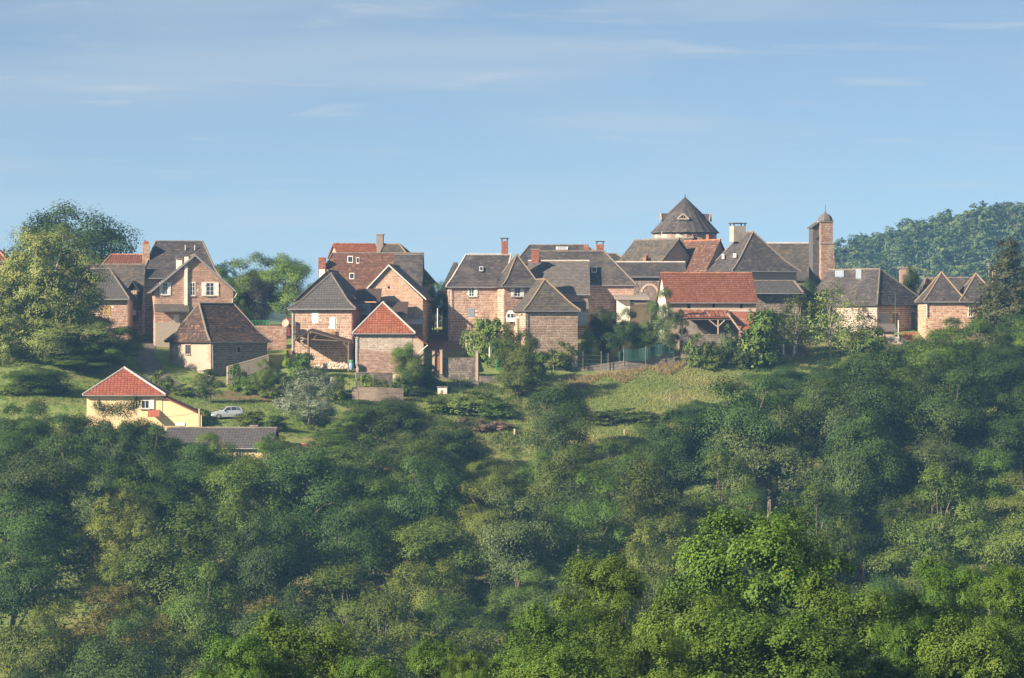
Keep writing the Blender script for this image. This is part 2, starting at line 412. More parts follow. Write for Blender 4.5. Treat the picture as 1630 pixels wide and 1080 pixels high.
M['lane'] = mat_tone('lane_surface', [(0, (.13, .115, .095)), (1, (.17, .15, .125))], .95, (.13, .14, .06), .4, .5, .7)  # lane colour darkened overall to stand in for the shade on it
M['earth'] = mat_tone('bare_earth', [(0, (.17, .105, .065)), (1, (.22, .135, .085))], .95, (.08, .10, .03), .35, .5, .7)
random.seed(3)
sheet('lane', [(232, 468), (226, 452), (240, 440), (275, 430), (330, 424), (395, 420)], M['lane'], .06, 3.2)
sheet('yard', [(655, 462), (700, 460), (735, 455)], M['earth'], .06, 9)
sheet('earth_bank', [(345, 428), (380, 426), (420, 424), (455, 424)], M['earth'], .05, 5)
# ------------------------------------------------------------------ building kit
def clip(poly, hp):
    """clip a 2-D polygon by half planes (a, b, c): a*u + b*v + c >= 0"""
    for a, b, c in hp:
        out = []; n = len(poly)
        for i in range(n):
            p, q = poly[i], poly[(i + 1) % n]
            dp = a * p[0] + b * p[1] + c; dq = a * q[0] + b * q[1] + c
            if dp >= 0: out.append(p)
            if (dp > 0 and dq < 0) or (dp < 0 and dq > 0):
                t = dp / (dp - dq); out.append((p[0] + t * (q[0] - p[0]), p[1] + t * (q[1] - p[1])))
        poly = out
        if len(poly) < 3: return []
    return poly

def tile_poly(mb, pts, du, dv, th, gap=.02, jit=.15, tilt=0.0, rng=random, holes=(), one=None, shift=True, vj=0.0, tone=None):
    """lays separate pieces (stones, slates, tiles) over a planar convex polygon whose first edge is its foot"""
    pts = [Vector(p) for p in pts]
    o = pts[0]; u = (pts[1] - pts[0]).normalized(); n = None
    for q in pts[2:]:
        c = u.cross(q - o)
        if c.length > 1e-4: n = c.normalized(); break
    if n is None: return
    v = n.cross(u)
    P2 = [((p - o).dot(u), (p - o).dot(v)) for p in pts]
    hp = []
    for i in range(len(P2)):
        a, b = P2[i], P2[(i + 1) % len(P2)]
        ex, ey = b[0] - a[0], b[1] - a[1]; l = math.hypot(ex, ey)
        if l < 1e-5: continue
        nx, ny = -ey / l, ex / l
        hp.append((nx, ny, -(nx * a[0] + ny * a[1])))
    umin = min(p[0] for p in P2); umax = max(p[0] for p in P2); vmin = min(p[1] for p in P2); vmax = max(p[1] for p in P2)
    vv = vmin; row = 0
    while vv < vmax - .02:
        hgt = dv * (1 + rng.uniform(-vj, vj)); v1 = min(vv + hgt, vmax)
        uu = umin - (du * rng.random() if shift else 0)
        while uu < umax:
            wd = du * (1 + rng.uniform(-jit, jit)); a0, a1 = max(uu + gap / 2, umin), min(uu + wd - gap / 2, umax); b0, b1 = vv + gap / 2, v1 - gap / 2
            uu += wd
            if a1 - a0 < .04 or b1 - b0 < .03: continue
            skip = False
            for h0, k0, h1, k1 in holes:
                if a1 > h0 and a0 < h1 and b1 > k0 and b0 < k1:
                    cu = (a0 + a1) / 2
                    if cu < h0: a1 = h0
                    elif cu > h1: a0 = h1
                    elif b0 + b1 < 2 * k0: b1 = k0
                    elif b0 + b1 > 2 * k1: b0 = k1
                    else: skip = True
                    if a1 - a0 < .05 or b1 - b0 < .05: skip = True
            if skip: continue
            rect = [(a0, b0), (a1, b0), (a1, b1), (a0, b1)]
            whole = all(a * p[0] + b * p[1] + c >= 0 for a, b, c in hp for p in rect)
            t = (rng.random() if tone is None else tone(rng))
            h = th * rng.uniform(.75, 1.2)
            if whole and one is not None and one(o + u * a0 + v * b0, u, v, n, a1 - a0, b1 - b0, h): continue
            if not whole:
                rect = clip(rect, hp)
                if not rect: continue
            top = []; bot = []
            span = max(b1 - b0, 1e-4)
            for p in rect:
                q = o + u * p[0] + v * p[1]
                bot.append(q); top.append(q + n * (h * (1 - tilt * (p[1] - b0) / span)))
            mb.poly(top, t)
            k = len(rect)
            for i in range(k):
                j = (i + 1) % k
                mb.poly((bot[i], bot[j], top[j], top[i]), t)
        vv = v1; row += 1

BLOCKS = {}
def block_mesh(mat):
    if mat.name not in BLOCKS:
        vs_ = []
        rg = random.Random(len(BLOCKS) + 5)
        for k in range(4):
            mb = MB(); e = lambda: rg.uniform(0, .05)
            mb.prism(((e(), e(), 0), (1 - e(), e(), 0), (1 - e(), 1 - e(), 0), (e(), 1 - e(), 0)), (0, 0, 1), .5)
            me = bpy.data.meshes.new('stone_block'); me.from_pydata(mb.v, [], mb.f); me.materials.append(mat); vs_.append(me)
        BLOCKS[mat.name] = vs_
    return BLOCKS[mat.name]

STY = {  # cover material, width, course, thickness, gap, jitter, tilt, shifted joints
    'slate': ('slate', .42, .30, .035, .015, .3, .75, True), 'slate_pale': ('slate_pale', .42, .30, .035, .015, .3, .75, True),
    'slate_mossy': ('slate_mossy', .42, .30, .04, .015, .3, .75, True), 'tile_grey': ('tile_grey', .36, .40, .06, .12, .02, .6, False),
    'tile_red': ('tile_red', .36, .40, .065, .11, .02, .6, False), 'tile_bright': ('tile_bright', .36, .40, .065, .11, .02, .6, False), 'tile_faded': ('tile_faded', .40, .32, .045, .02, .3, .7, True), 'tile_old': ('tile_old', .40, .32, .045, .02, .3, .7, True),
    'tile_dark': ('tile_dark', .40, .32, .045, .02, .3, .7, True), 'tile_new': ('tile_new', .40, .42, .075, .13, .0, .5, False),
    'rust': ('rust', .9, 3.0, .04, .05, .1, .2, True)}

CAST = dict(hip_roofed_outbuilding=(.90, .94, .96), gable_house=(1.06, 1.0, .90), central_house=(1.03, 1.01, .99), pavilion_wing=(1.05, 1.0, .98), gabled_wing=(1.03, .98, .94), block_house=(.98, .98, .97), twin_gabled_house=(1.06, 1.02, .98))
class House:
    def __init__(s, name, label, cat, xa, xb, Y, yaw, d, ybase, yeave, wall, group=None, sink=2.5, w=None):
        s.name = name; s.yaw = R(yaw); s.Y = Y; s.d = d
        A = P(xa, ybase, Y); kb = (xb - 815) / KF; c, sn = math.cos(s.yaw), math.sin(s.yaw)
        s.w = w if w else (kb * A.y - A.x) / (c - kb * sn)
        s.he = (540 - yeave) / KF * Y - A.z
        s.root = empty(name, A, s.yaw); tag(s.root, label, cat, group)
        s.mw = Matrix.Translation(A) @ Matrix.Rotation(s.yaw, 4, 'Z'); s.inv = s.mw.inverted()
        s.o = s.inv @ Vector((0, 0, 0)); s.sink = sink; s.wallmat = M[wall] if isinstance(wall, str) else wall
        s.hr = None; s.holes = {}; s.rng = random.Random(sum(map(ord, label)))
        s.gable = None; s.wall_o = None
    def hit(s, px, py, face):
        """photo pixel -> local point on a wall plane: front, left, right, ('y', v), ('x', v)"""
        dv = (s.inv.to_3x3() @ Vector(((px - 815) / KF, 1, (540 - py) / KF)))
        ax, val = {'front': (1, 0), 'left': (0, 0), 'right': (0, s.w)}.get(face, face if isinstance(face, tuple) else None)
        if ax == 'y': ax = 1
        if ax == 'x': ax = 0
        t = (val - s.o[ax]) / dv[ax]
        return s.o + dv * t
    # roof first, so that the walls know their gables
    def roof(s, axis, yr, style, r0=None, r1=None, mid=.5, oh=.4, ohs=None, flare=0.0, dz=None, gutter=True, ridge='ridge_grey', th=.16, hips=True, px=True, name='roof', drop=.06):
        """axis x: ridge along the front; y: ridge running back. r0, r1: where the ridge starts and ends (photo px for x, metres for y); None = gable"""
        w, d, he = s.w, s.d, s.he
        o4 = dict(front=oh, back=oh, left=oh, right=oh); o4.update(ohs or {})
        zz = dict(front=0, back=0, left=0, right=0); zz.update(dz or {})
        mp = s.mw @ (Vector((w / 2, mid * d, 0)) if axis == 'x' else Vector((mid * w, (r0 or 0), 0)))
        hr = (540 - yr) / KF * mp.y - s.root.location.z
        s.hr = hr; s.axis = axis; s.mid = mid
        FL = Vector((-o4['left'], -o4['front'], he)); FR = Vector((w + o4['right'], -o4['front'], he))
        BR = Vector((w + o4['right'], d + o4['back'], he)); BL = Vector((-o4['left'], d + o4['back'], he))
        for k, ps in (('front', (FL, FR)), ('back', (BL, BR))):
            for p in ps: p.z += zz[k]
        for k, ps in (('left', (FL, BL)), ('right', (FR, BR))):
            for p in ps: p.z += zz[k]
        for p in (FL, FR, BL, BR): p.z -= drop
        if axis == 'x':
            x0 = -o4['left'] if r0 is None else (s.hit(r0, yr, ('y', mid * d)).x if px else r0)
            x1 = w + o4['right'] if r1 is None else (s.hit(r1, yr, ('y', mid * d)).x if px else r1)
            P0 = Vector((x0, mid * d, hr)); P1 = Vector((x1, mid * d, hr))
            planes = [('front', FL, FR, P1, P0), ('back', BR, BL, P0, P1)]
            if r0 is not None: planes.append(('left', BL, FL, P0, P0))
            if r1 is not None: planes.append(('right', FR, BR, P1, P1))
            s.gable = ('x', r0 is None, r1 is None)
        else:
            y0 = -o4['front'] if r0 is None else r0
            y1 = d + o4['back'] if r1 is None else r1
            P0 = Vector((mid * w, y0, hr)); P1 = Vector((mid * w, y1, hr))
            planes = [('left', BL, FL, P0, P1), ('right', FR, BR, P1, P0)]
            if r0 is not None: planes.append(('front', FL, FR, P0, P0))
            if r1 is not None: planes.append(('back', BR, BL, P1, P1))
            s.gable = ('y', r0 is None, r1 is None)
        s.ridge_pts = (P0, P1)
        cm, du, dv, tth, gap, jit, tilt, shift = STY[style]
        if flare: prof = [(0, 0), (.16, .16 - flare * .62), (.34, .34 - flare), (.55, .55 - flare * .62), (1, 1)]
        else: prof = [(0, 0), (1, 1)]
        base = MB(); cover = MB(); rl = MB()
        campos = s.o
        for nm, E0, E1, R1, R0 in planes:
            def at(E, RR, t, g): q = E.lerp(RR, t); q.z = E.z + (RR.z - E.z) * g; return q
            for (t0, g0), (t1, g1) in zip(prof, prof[1:]):
                q = [at(E0, R0, t0, g0), at(E1, R1, t0, g0), at(E1, R1, t1, g1), at(E0, R0, t1, g1)]
                if (q[2] - q[3]).length < 1e-3: q = q[:3]
                base.prism([p - Vector((0, 0, th)) for p in q], (0, 0, th), .3)
                nn = (q[1] - q[0]).cross(q[2] - q[0]).normalized()
                if nn.dot(campos - q[0]) > -1.0:
                    tile_poly(cover, q, du, dv, tth, gap, jit, tilt, s.rng, shift=shift)
        ro = base.build(name, M[cm], s.root)
        cover.build('roof_covering', M[cm], ro, kind='stuff')
        s.roof_o = ro
        # ridge and hip caps
        def line(a, b, prof_):
            pp = [a.lerp(b, t) for t, g in prof_]
            for q, (t, g) in zip(pp, prof_): q.z = a.z + (b.z - a.z) * g
            rl.tube([q + Vector((0, 0, .03)) for q in pp], .13, 6, s.rng.random())
        if ridge:
            if (P1 - P0).length > .3:
                n_ = max(2, int((P1 - P0).length / .5))
                for k in range(n_):
                    a, b = P0.lerp(P1, k / n_), P0.lerp(P1, (k + .97) / n_)
                    rl.tube([a + Vector((0, 0, .04 + .02 * (k % 2))), b + Vector((0, 0, .04))], .15, 6, s.rng.random())
            if hips:
                for nm, E0, E1, R1, R0 in planes:
                    if nm in (('left', 'right') if axis == 'x' else ('front', 'back')):
                        line(E0, R0, prof); line(E1, R1, prof)
            if rl.v: rl.build('ridge_cap', M[ridge], ro)
        if gutter:
            g = MB()
            g.tube([FL + Vector((0, -.06, -.1)), FR + Vector((0, -.06, -.1))], .075, 6)
            if axis == 'y' and r0 is None:
                g = MB(); g.tube([FL + Vector((-.06, 0, -.1)), BL + Vector((-.06, 0, -.1))], .075, 6)
            g.build('gutter', M['grey_metal'], s.root)
    def verge(s, mat='pale_pipe', wid=.22):
        """boards along the front gable slopes"""
        P0 = s.ridge_pts[0]; mb = MB()
        ro = s.roof_o.data
        for sx in (-1, 1):
            ex = min(v.co.x for v in ro.vertices) if sx < 0 else max(v.co.x for v in ro.vertices)
            ez = min(v.co.z for v in ro.vertices if abs(v.co.x - ex) < .01) + .16
            y = P0.y - .03
            a = Vector((ex, y, ez)); b = Vector((P0.x, y, P0.z))
            up = Vector((0, 0, wid))
            mb.prism((a - up, b - up, b + Vector((0, 0, .07)), a + Vector((0, 0, .07))), (0, -.06, 0))
        mb.build('verge_board', M[mat], s.root)
    def face_poly(s, face, zb=None):
        w, d, he = s.w, s.d, s.he; zb = -s.sink if zb is None else zb
        gz = s.hr - .2 if s.hr else he
        ax = s.gable[0] if s.gable else None
        if face == 'front':
            p = [(0, 0, zb), (w, 0, zb), (w, 0, he)]
            if ax == 'y' and s.gable[1]: p.append((s.mid * w, 0, gz))
            p.append((0, 0, he))
        elif face == 'left':
            p = [(0, d, zb), (0, 0, zb), (0, 0, he)]
            if ax == 'x' and s.gable[1]: p.append((0, s.mid * d, gz))
            p.append((0, d, he))
        else:
            p = [(w, 0, zb), (w, d, zb), (w, d, he)]
            if ax == 'x' and s.gable[2]: p.append((w, s.mid * d, gz))
            p.append((w, 0, he))
        return [Vector(q) for q in p]
    def walls(s, wins=(), stone=None, one=0, bw=.55, bh=.30, gap=.085, floor=0.0):
        """body, openings, then separate stones on the faces in dict stone {face: material}; one = how many stones become parts"""
        b = MB()
        if s.gable and s.gable[0] == 'y':
            f = s.face_poly('front'); b.prism(f if s.gable[1] else f, (0, s.d, 0))
            if not s.gable[1]: pass
        elif s.gable and (s.gable[1] or s.gable[2]):
            w = s.w
            f = [Vector((0, s.d, -s.sink)), Vector((0, 0, -s.sink)), Vector((0, 0, s.he)), Vector((0, s.mid * s.d, s.hr - .2)), Vector((0, s.d, s.he))]
            if s.gable[1] and s.gable[2]: b.prism(f, (w, 0, 0))
            else:
                b.box(0, 0, -s.sink, w, s.d, s.he)
                g = [Vector((0, 0, s.he - .02)), Vector((0, s.mid * s.d, s.hr - .2)), Vector((0, s.d, s.he - .02))]
                if s.gable[1]: b.prism(g, (.3, 0, 0))
                if s.gable[2]: b.prism([q + Vector((w - .3, 0, 0)) for q in g], (.3, 0, 0))
        else:
            b.box(0, 0, -s.sink, s.w, s.d, s.he)
        s.wall_o = b.build('wall', s.wallmat, s.root)
        for wv in wins: s.window(*wv)
        for face, mt in (stone or {}).items():
            mb = MB(); cnt = [0]
            pl = s.face_poly(face, -floor - .3)
            single = block_mesh(M[mt + '_one']) if (one and mt + '_one' in M) else None
            def mk(o, u, v, n, a, bb, h, single=single, cnt=cnt):
                if single is None or cnt[0] >= one or a < .42: return False
                cnt[0] += 1
                ob = bpy.data.objects.new('stone_block', single[s.rng.randrange(4)])
                ob.parent = s.wall_o
                ob.matrix_basis = Matrix(((u.x * a, v.x * bb, n.x * h, o.x), (u.y * a, v.y * bb, n.y * h, o.y), (u.z * a, v.z * bb, n.z * h, o.z), (0, 0, 0, 1)))
                COL.objects.link(ob); return True
            hs = []
            o = pl[0]; u = (pl[1] - pl[0]).normalized()
            for fc, p, q in s.holes.get('list', []):
                if fc == face:
                    u0, u1 = sorted(((p - o).dot(u), (q - o).dot(u))); v0, v1 = sorted((p.z - o.z, q.z - o.z))
                    hs.append((u0 - .06, v0 - .06, u1 + .06, v1 + .06))
            tile_poly(mb, pl, bw, bh, .05, gap, .4, 0, s.rng, holes=hs, one=mk, vj=.22, tone=lambda r: min(1, max(0, r.gauss(.5, .22))))
            if mb.v: mb.build('masonry', M[mt], s.wall_o, kind='stuff')
        cast = CAST.get(s.name) or (1 + s.rng.uniform(-.09, .09),) * 3
        cast = tuple(c * (1 + s.rng.uniform(-.035, .035)) for c in cast)
        for ob in s.wall_o.children: ob.color = (*cast, 1)
    def window(s, face, x0, y0, x1, y1, style='plain', label=None):
        p = s.hit(x0, y1, face); q = s.hit(x1, y0, face)
        s.holes.setdefault('list', []).append((face, p.copy(), q.copy()))
        n = {'front': Vector((0, -1, 0)), 'left': Vector((-1, 0, 0)), 'right': Vector((1, 0, 0))}[face]
        u = Vector((q.x - p.x, q.y - p.y, 0)); W = u.length; u.normalize(); H = q.z - p.z; up = Vector((0, 0, 1))
        def slab(mb, a0, b0, a1, b1, off, th, tone=.5):
            o = p + u * a0 + up * b0 + n * off
            pts = [o, o + u * (a1 - a0), o + u * (a1 - a0) + up * (b1 - b0), o + up * (b1 - b0)]
            mb.prism(pts, n * th, tone)
        if style in ('dark', 'hole'):
            mb = MB(); slab(mb, 0, 0, W, H, .004, .012); mb.build('opening', M['dark_void'], s.root); return
        fm = {'boards': 'wood_yellow', 'white': 'white', 'door': 'wood', 'doorgrey': 'tarp'}.get(style)
        if fm:
            mb = MB(); k = max(2, int(W / .16))
            for i in range(k): slab(mb, W * i / k + .006, 0, W * (i + 1) / k - .006, H, .004, .05 + .01 * (i % 2))
            mb.build({'boards': 'boarded_window', 'white': 'closed_shutter', 'door': 'door', 'doorgrey': 'door'}[style], M[fm], s.root, label=label)
            return
        t = .09; f = MB()
        slab(f, 0, 0, t, H, .01, .07); slab(f, W - t, 0, W, H, .01, .07); slab(f, t, 0, W - t, t, .01, .07); slab(f, t, H - t, W - t, H, .01, .07)
        if style != 'open':
            slab(f, W / 2 - .03, t, W / 2 + .03, H - t, .012, .06)
            if H > 1.1:
                for z in (.36, .68): slab(f, t, H * z - .02, W / 2 - .032, H * z + .02, .012, .05); slab(f, W / 2 + .032, H * z - .02, W - t, H * z + .02, .012, .05)
        fo = f.build('window', M['wood' if style == 'grey' else 'white'], s.root, label=label)
        g = MB(); slab(g, t * .5, t * .5, W - t * .5, H - t * .5, .004, .02); g.build('pane', M['pane_pale' if style == 'curtain' else 'pane'], fo)
        sl = MB(); slab(sl, -.08, -.14, W + .08, -.002, .0, .16); sl.build('sill', M['concrete'], fo)
        if style != 'grey' or face == 'left':
            li = MB(); slab(li, -.16, H + .002, W + .16, H + .24, .0, .062, .8); li.build('lintel', M['stone_pale'], fo)
        if style.startswith('shut') or style in ('open', 'lshut', 'rshut'):
            sw = W * .52
            for sd in ('l', 'r'):
                if style == 'lshut' and sd == 'r' or style == 'rshut' and sd == 'l': continue
                m2 = MB(); a = -sw - .03 if sd == 'l' else W + .03
                for i in range(3): slab(m2, a + sw * i / 3 + .008, -.02, a + sw * (i + 1) / 3 - .008, H + .02, .075, .045)
                slab(m2, a + .04, H * .2, a + sw - .04, H * .28, .121, .025); slab(m2, a + .04, H * .75, a + sw - .04, H * .83, .121, .025)
                m2.build('shutter', M['white' if style != 'shutgrey' else 'wood'], fo)
    def chimney(s, x0, y0, x1, y1, yloc, mat='brick', depth=None, cap='slab', label=None):
        p = s.hit(x0, y1, ('y', yloc)); q = s.hit(x1, y0, ('y', yloc)); dp = depth or (q.x - p.x)
        m = M[mat]; mb = MB()
        mb.box(p.x, yloc, p.z - .8, q.x, yloc + dp, q.z)
        c = mb.build('chimney', m, s.root, label=label)
        if mat in ('brick', 'stone_pale', 'stone_red'):
            t = MB()
            for pl in ([(p.x, yloc, p.z - .6), (q.x, yloc, p.z - .6), (q.x, yloc, q.z), (p.x, yloc, q.z)], [(p.x, yloc + dp, p.z - .6), (p.x, yloc, p.z - .6), (p.x, yloc, q.z), (p.x, yloc + dp, q.z)],
                       [(q.x, yloc, p.z - .6), (q.x, yloc + dp, p.z - .6), (q.x, yloc + dp, q.z), (q.x, yloc, q.z)]):
                tile_poly(t, pl, .30 if mat == 'brick' else .42, .12 if mat == 'brick' else .24, .025, .025, .1, 0, s.rng)
            t.build('chimney_courses', m, c, kind='stuff')
        k = MB()
        if cap == 'slab':
            k.box(p.x - .12, yloc - .12, q.z, q.x + .12, yloc + dp + .12, q.z + .14)
            k.build('cap', M['concrete'], c)
        elif cap == 'raised':
            for dx in (p.x, q.x - .14):
                for dy in (yloc, yloc + dp - .14): k.box(dx, dy, q.z, dx + .14, dy + .14, q.z + .32)
            k.box(p.x - .14, yloc - .14, q.z + .32, q.x + .14, yloc + dp + .14, q.z + .44)
            k.build('cap', M['slate'], c)
        elif cap == 'arch':
            xm = (p.x + q.x) / 2; rr = (q.x - p.x) / 2
            pts = [Vector((xm + rr * math.cos(a), yloc, q.z + rr * 1.1 * math.sin(a))) for a in [math.pi * i / 8 for i in range(9)]]
            k.prism(pts[::-1], (0, dp, 0)); k.build('cap', M['brick'], c)
        elif cap == 'pots':
            for i in range(2):
                k = MB(); xx = p.x + (q.x - p.x) * (.3 + .4 * i)
                k.lathe((xx, yloc + dp / 2, q.z), [(.13, 0), (.12, .3), (.16, .34), (.16, .42), (.10, .43)], 8); k.build('pot', M['brick'], c)
        return c
    def pipe(s, pts, rad=.055, mat='pale_pipe'):
        mb = MB(); mb.tube([s.hit(x, y, f) + Vector((0, -.1, 0)) for x, y, f in pts], rad, 6)
        mb.build('downpipe', M[mat], s.root)
    def skylight(s, x0, y0, x1, y1, pl='front', glass='pane', frame='pale_pipe'):
        """roof window lying on a roof slope: found by following the ray to the slope"""
        deps = bpy.context.evaluated_depsgraph_get() if False else None
        # slope plane from eave to ridge
        P0, P1 = s.ridge_pts
        if pl == 'front': a = Vector((0, -.4, s.he)); n = Vector((1, 0, 0)).cross(Vector((0, P0.y + .4, s.hr - s.he))).normalized()
        else: a = Vector((-.4, 0, s.he)); n = Vector((0, -1, 0)).cross(Vector((P0.x + .4, 0, s.hr - s.he))).normalized()
        def ray(px, py):
            dv = s.inv.to_3x3() @ Vector(((px - 815) / KF, 1, (540 - py) / KF))
            return s.o + dv * ((a - s.o).dot(n) / dv.dot(n))
        q = [ray(x0, y1), ray(x1, y1), ray(x1, y0), ray(x0, y0)]
        f = MB(); f.prism([c + n * .02 for c in q], n * .14); fo = f.build('skylight', M[frame], s.root)
        c = sum(q, Vector()) / 4
        g = MB(); g.prism([c + (k - c) * .74 + n * .161 for k in q], n * .012); g.build('pane', M[glass], fo)
# ------------------------------------------------------------------ the village, house by house (west to east)
# far left edge
h = House('tiled_house', 'red tiled roof corner just showing left of the big tree', 'house', -60, 8, 470, 0, 7, 545, 415, 'plaster_beige')
h.roof('x', 395, 'tile_red', r1=-6, ridge='ridge_red'); h.walls()
h = House('hipped_house', 'low red tiled hip roof behind the slate house, under the dark tree', 'house', 166, 245, 505, 0, 8, 520, 423, 'plaster_beige')
h.roof('x', 406, 'tile_red', r0=177, r1=238, ridge='ridge_red', gutter=False); h.walls()
# long dark roof with small timber dormer
h = House('slate_house', 'long dark slate house with a timber dormer beside the tall hip-roofed house', 'house', 122, 226, 470, 0, 9, 545, 494, 'mortar_red')
h.roof('x', 422, 'slate_mossy', r0=126, r1=None, ohs=dict(right=0), ridge='ridge_grey'); h.walls(stone={'front': 'stone_red'}, floor=.5)
# its dormer
dm = empty('dormer', (0, 0, 0)); dm.parent = h.root
b = MB(); p = h.hit(203, 510, ('y', -.4)); q = h.hit(219, 462, ('y', -.4)); b.box(p.x, -.4, p.z, q.x, 3.0, q.z); dmw = b.build('dormer_wall', M['wood'], h.root)
dm.parent = None; bpy.data.objects.remove(dm)
t = MB(); k = 4
for i in range(k):
    x0 = p.x + .1 + (q.x - p.x - .2) * i / k; z0 = h.hit(210, 479, ('y', -.4)).z
    t.box(x0 + .02, -.46, z0, x0 + (q.x - p.x - .2) / k - .02, -.402, q.z - .1, .5)
t.build('dormer_board', M['wood_pale'], dmw)
t = MB(); xm = (p.x + q.x) / 2; za = h.hit(211, 447, ('y', -.6)).z
for sx, ex in ((-1, p.x - .35), (1, q.x + .35)):
    a = [Vector((xm, -.75, za)), Vector((ex, -.75, q.z - .3)), Vector((ex, -.75, q.z - .45)), Vector((xm, -.75, za - .16))]
    t.prism(a if sx > 0 else a[::-1], (0, 4.0, 0))
t.build('dormer_roof', M['slate_mossy'], dmw)
t = MB(); t.prism([Vector((p.x + .02, -.39, q.z)), Vector((q.x - .02, -.39, q.z)), Vector((xm, -.39, za - .2))], (0, .1, 0)); t.build('dormer_gable', M['dark_void'], dmw)
t = MB(); a = h.hit(207, 502, ('y', -.5)); c = h.hit(216, 494, ('y', -.5)); t.box(a.x, -.9, a.z, c.x, -.41, c.z); t.build('white_cabinet', M['white'], h.root)
# lower tiled building in front
h = House('stone_outbuilding', 'stone outbuilding with pale grey tiled roof partly hidden by the walnut tree', 'house', 130, 203, 462, 0, 7, 545, 476, 'mortar_red')
h.roof('x', 429, 'tile_grey', r0=None, r1=175, oh=.35, ohs=dict(front=.7), drop=.0)
h.walls([('front', 164, 487, 176, 503, 'boards')], stone={'front': 'stone_red'}, floor=.5)
# tall hip-roofed house
h = House('tall_house', 'tall stone house with steep dark hip roof and arched brick chimney', 'house', 226, 347, 474, 8, 9, 558, 442, 'mortar')
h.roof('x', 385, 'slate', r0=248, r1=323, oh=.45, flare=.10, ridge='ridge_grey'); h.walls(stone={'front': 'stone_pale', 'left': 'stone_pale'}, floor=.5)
h.chimney(227.5, 389, 238, 440, 2.2, 'stone_pale', 1.0, 'arch')
for x in (295, 310):
    b = MB(); p = h.hit(x, 393, ('y', 3.4)); b.tube([p - Vector((0, .0, .5)), p + Vector((0, 0, .25))], .06, 6); b.build('roof_vent', M['pale_pipe'], h.root)
# its gabled wing
h = House('gabled_wing', 'stone gable-fronted house with white shutters below the tall hip roof', 'house', 246, 371, 462, 9, 8, 558, 463, 'mortar_red')
h.roof('y', 406, 'slate_mossy', mid=.512, oh=.35, ohs=dict(front=.45, left=.6), dz=dict(left=-.1), ridge='ridge_grey')
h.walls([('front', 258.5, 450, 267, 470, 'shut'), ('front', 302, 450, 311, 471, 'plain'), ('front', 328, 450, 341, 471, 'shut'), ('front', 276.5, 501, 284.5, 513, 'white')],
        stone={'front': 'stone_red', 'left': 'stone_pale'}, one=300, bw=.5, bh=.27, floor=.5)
h.verge('grey_metal')
b = MB(); p = h.hit(293.5, 490, ('y', -.2)); q = h.hit(298.5, 413, ('y', -.2)); b.box(p.x, -.32, p.z, q.x, -.06, q.z - .9); b.build('flue', M['white_wall'], h.root)
h.chimney(281, 413, 290, 430, 3.0, 'white_wall', .8, 'slab'); h.chimney(294, 409, 300, 424, 1.0, 'white_wall', .5, None)
b = MB(); p = h.hit(246, 497, ('y', -1.5)); q = h.hit(299, 486, ('y', -.06))
b.prism([Vector((p.x, -1.6, p.z)), Vector((q.x + .1, -1.6, p.z)), Vector((q.x + .1, -.07, q.z)), Vector((p.x, -.07, q.z))], (0, 0, .14)); b.build('porch_roof', M['slate_mossy'], h.root)
b = MB(); p = h.hit(247, 560, ('y', -1.2)); q = h.hit(287, 514, ('y', -1.2)); b.box(p.x, -1.2, p.z - 1, q.x, -.06, q.z); b.build('rendered_bay', M['plaster_grey'], h.root)
b = MB(); p = h.hit(366.5, 463, 'front'); b.tube([h.hit(378, 466, ('y', -.4)), h.hit(374, 473, ('y', -.2)), h.hit(370, 476, ('y', -.12)), h.hit(370, 520, ('y', -.12))], .055, 6); b.build('downpipe', M['pale_pipe'], h.root)
# big old barn with plaster end
h = House('old_barn', 'steep brown-roofed barn with patchy plaster end and stone side', 'barn', 336, 425, 438, 41, 9.2, 604, 543, 'plaster_grey')  # duller grey render: dappled shade on the plaster end put into its colour
h.roof('x', 484, 'tile_dark', r0=317, r1=372, oh=.5, flare=.09, ridge='ridge_grey')
h.walls([('left', 295.5, 549, 304, 564, 'grey'), ('front', 378, 553, 382, 561, 'hole')], stone={'front': 'stone_grey'}, bw=.45, bh=.25, floor=.2)
b = MB(); b.box(-.06, 0, 1.0, -.001, h.d, 1.12); b.build('string_course', M['stone_grey'], h.root)
q = MB()
for k in range(13):
    z = -.2 + k * .38
    if z < h.he - .4:
        wq = .75 if k % 2 else .45
        q.box(-.05, -.0 + .002, z, -.002, wq, z + .34, h.rng.random()); q.box(-.05, h.d - wq, z, -.002, h.d, z + .34, h.rng.random())
q.build('quoin_stone', M['stone_red'], h.root, kind='stuff')
h.pipe([(337.5, 546, ('y', -.1)), (338.5, 600, ('y', -.1))], .06, 'grey_metal')
# block house with tiled pyramid roof
h = House('block_house', 'square stone house with grey tiled pyramid roof and two white shutters', 'house', 465, 561, 446, -6, 8, 585, 491, 'mortar_red')
h.roof('y', 436, 'tile_grey', r0=3.6, r1=None, mid=.575, oh=.55, flare=.09, ridge='ridge_grey')
h.walls([('front', 497, 497, 507, 514.5, 'white'), ('front', 525, 506, 533.5, 524, 'white')], stone={'front': 'stone_red', 'right': 'stone_red'}, one=300, bw=.6, bh=.30, floor=.2)
b = MB()
for i in range(8):
    x = 521.5 + i * 1.6; p = h.hit(x, 536, ('y', -.35)); q = h.hit(x + .8, 525, ('y', -.35)); b.box(p.x, -.4, p.z, q.x, -.35, q.z)
p = h.hit(521, 536, ('y', -.4)); q = h.hit(534, 534, ('y', -.4)); b.box(p.x, -.45, p.z - .1, q.x, -.06, p.z + .02)
b.build('balcony_railing', M['wood_yellow'], h.root)
h.pipe([(459, 494, ('y', -.5)), (465.5, 499, ('y', -.1)), (465.5, 580, ('y', -.1))], .06); h.pipe([(563, 493, ('y', -.5)), (560.5, 498, ('y', -.1)), (560.5, 575, ('y', -.1))], .05, 'dark_metal')
b = MB(); a = P(455, 515, 444.5)
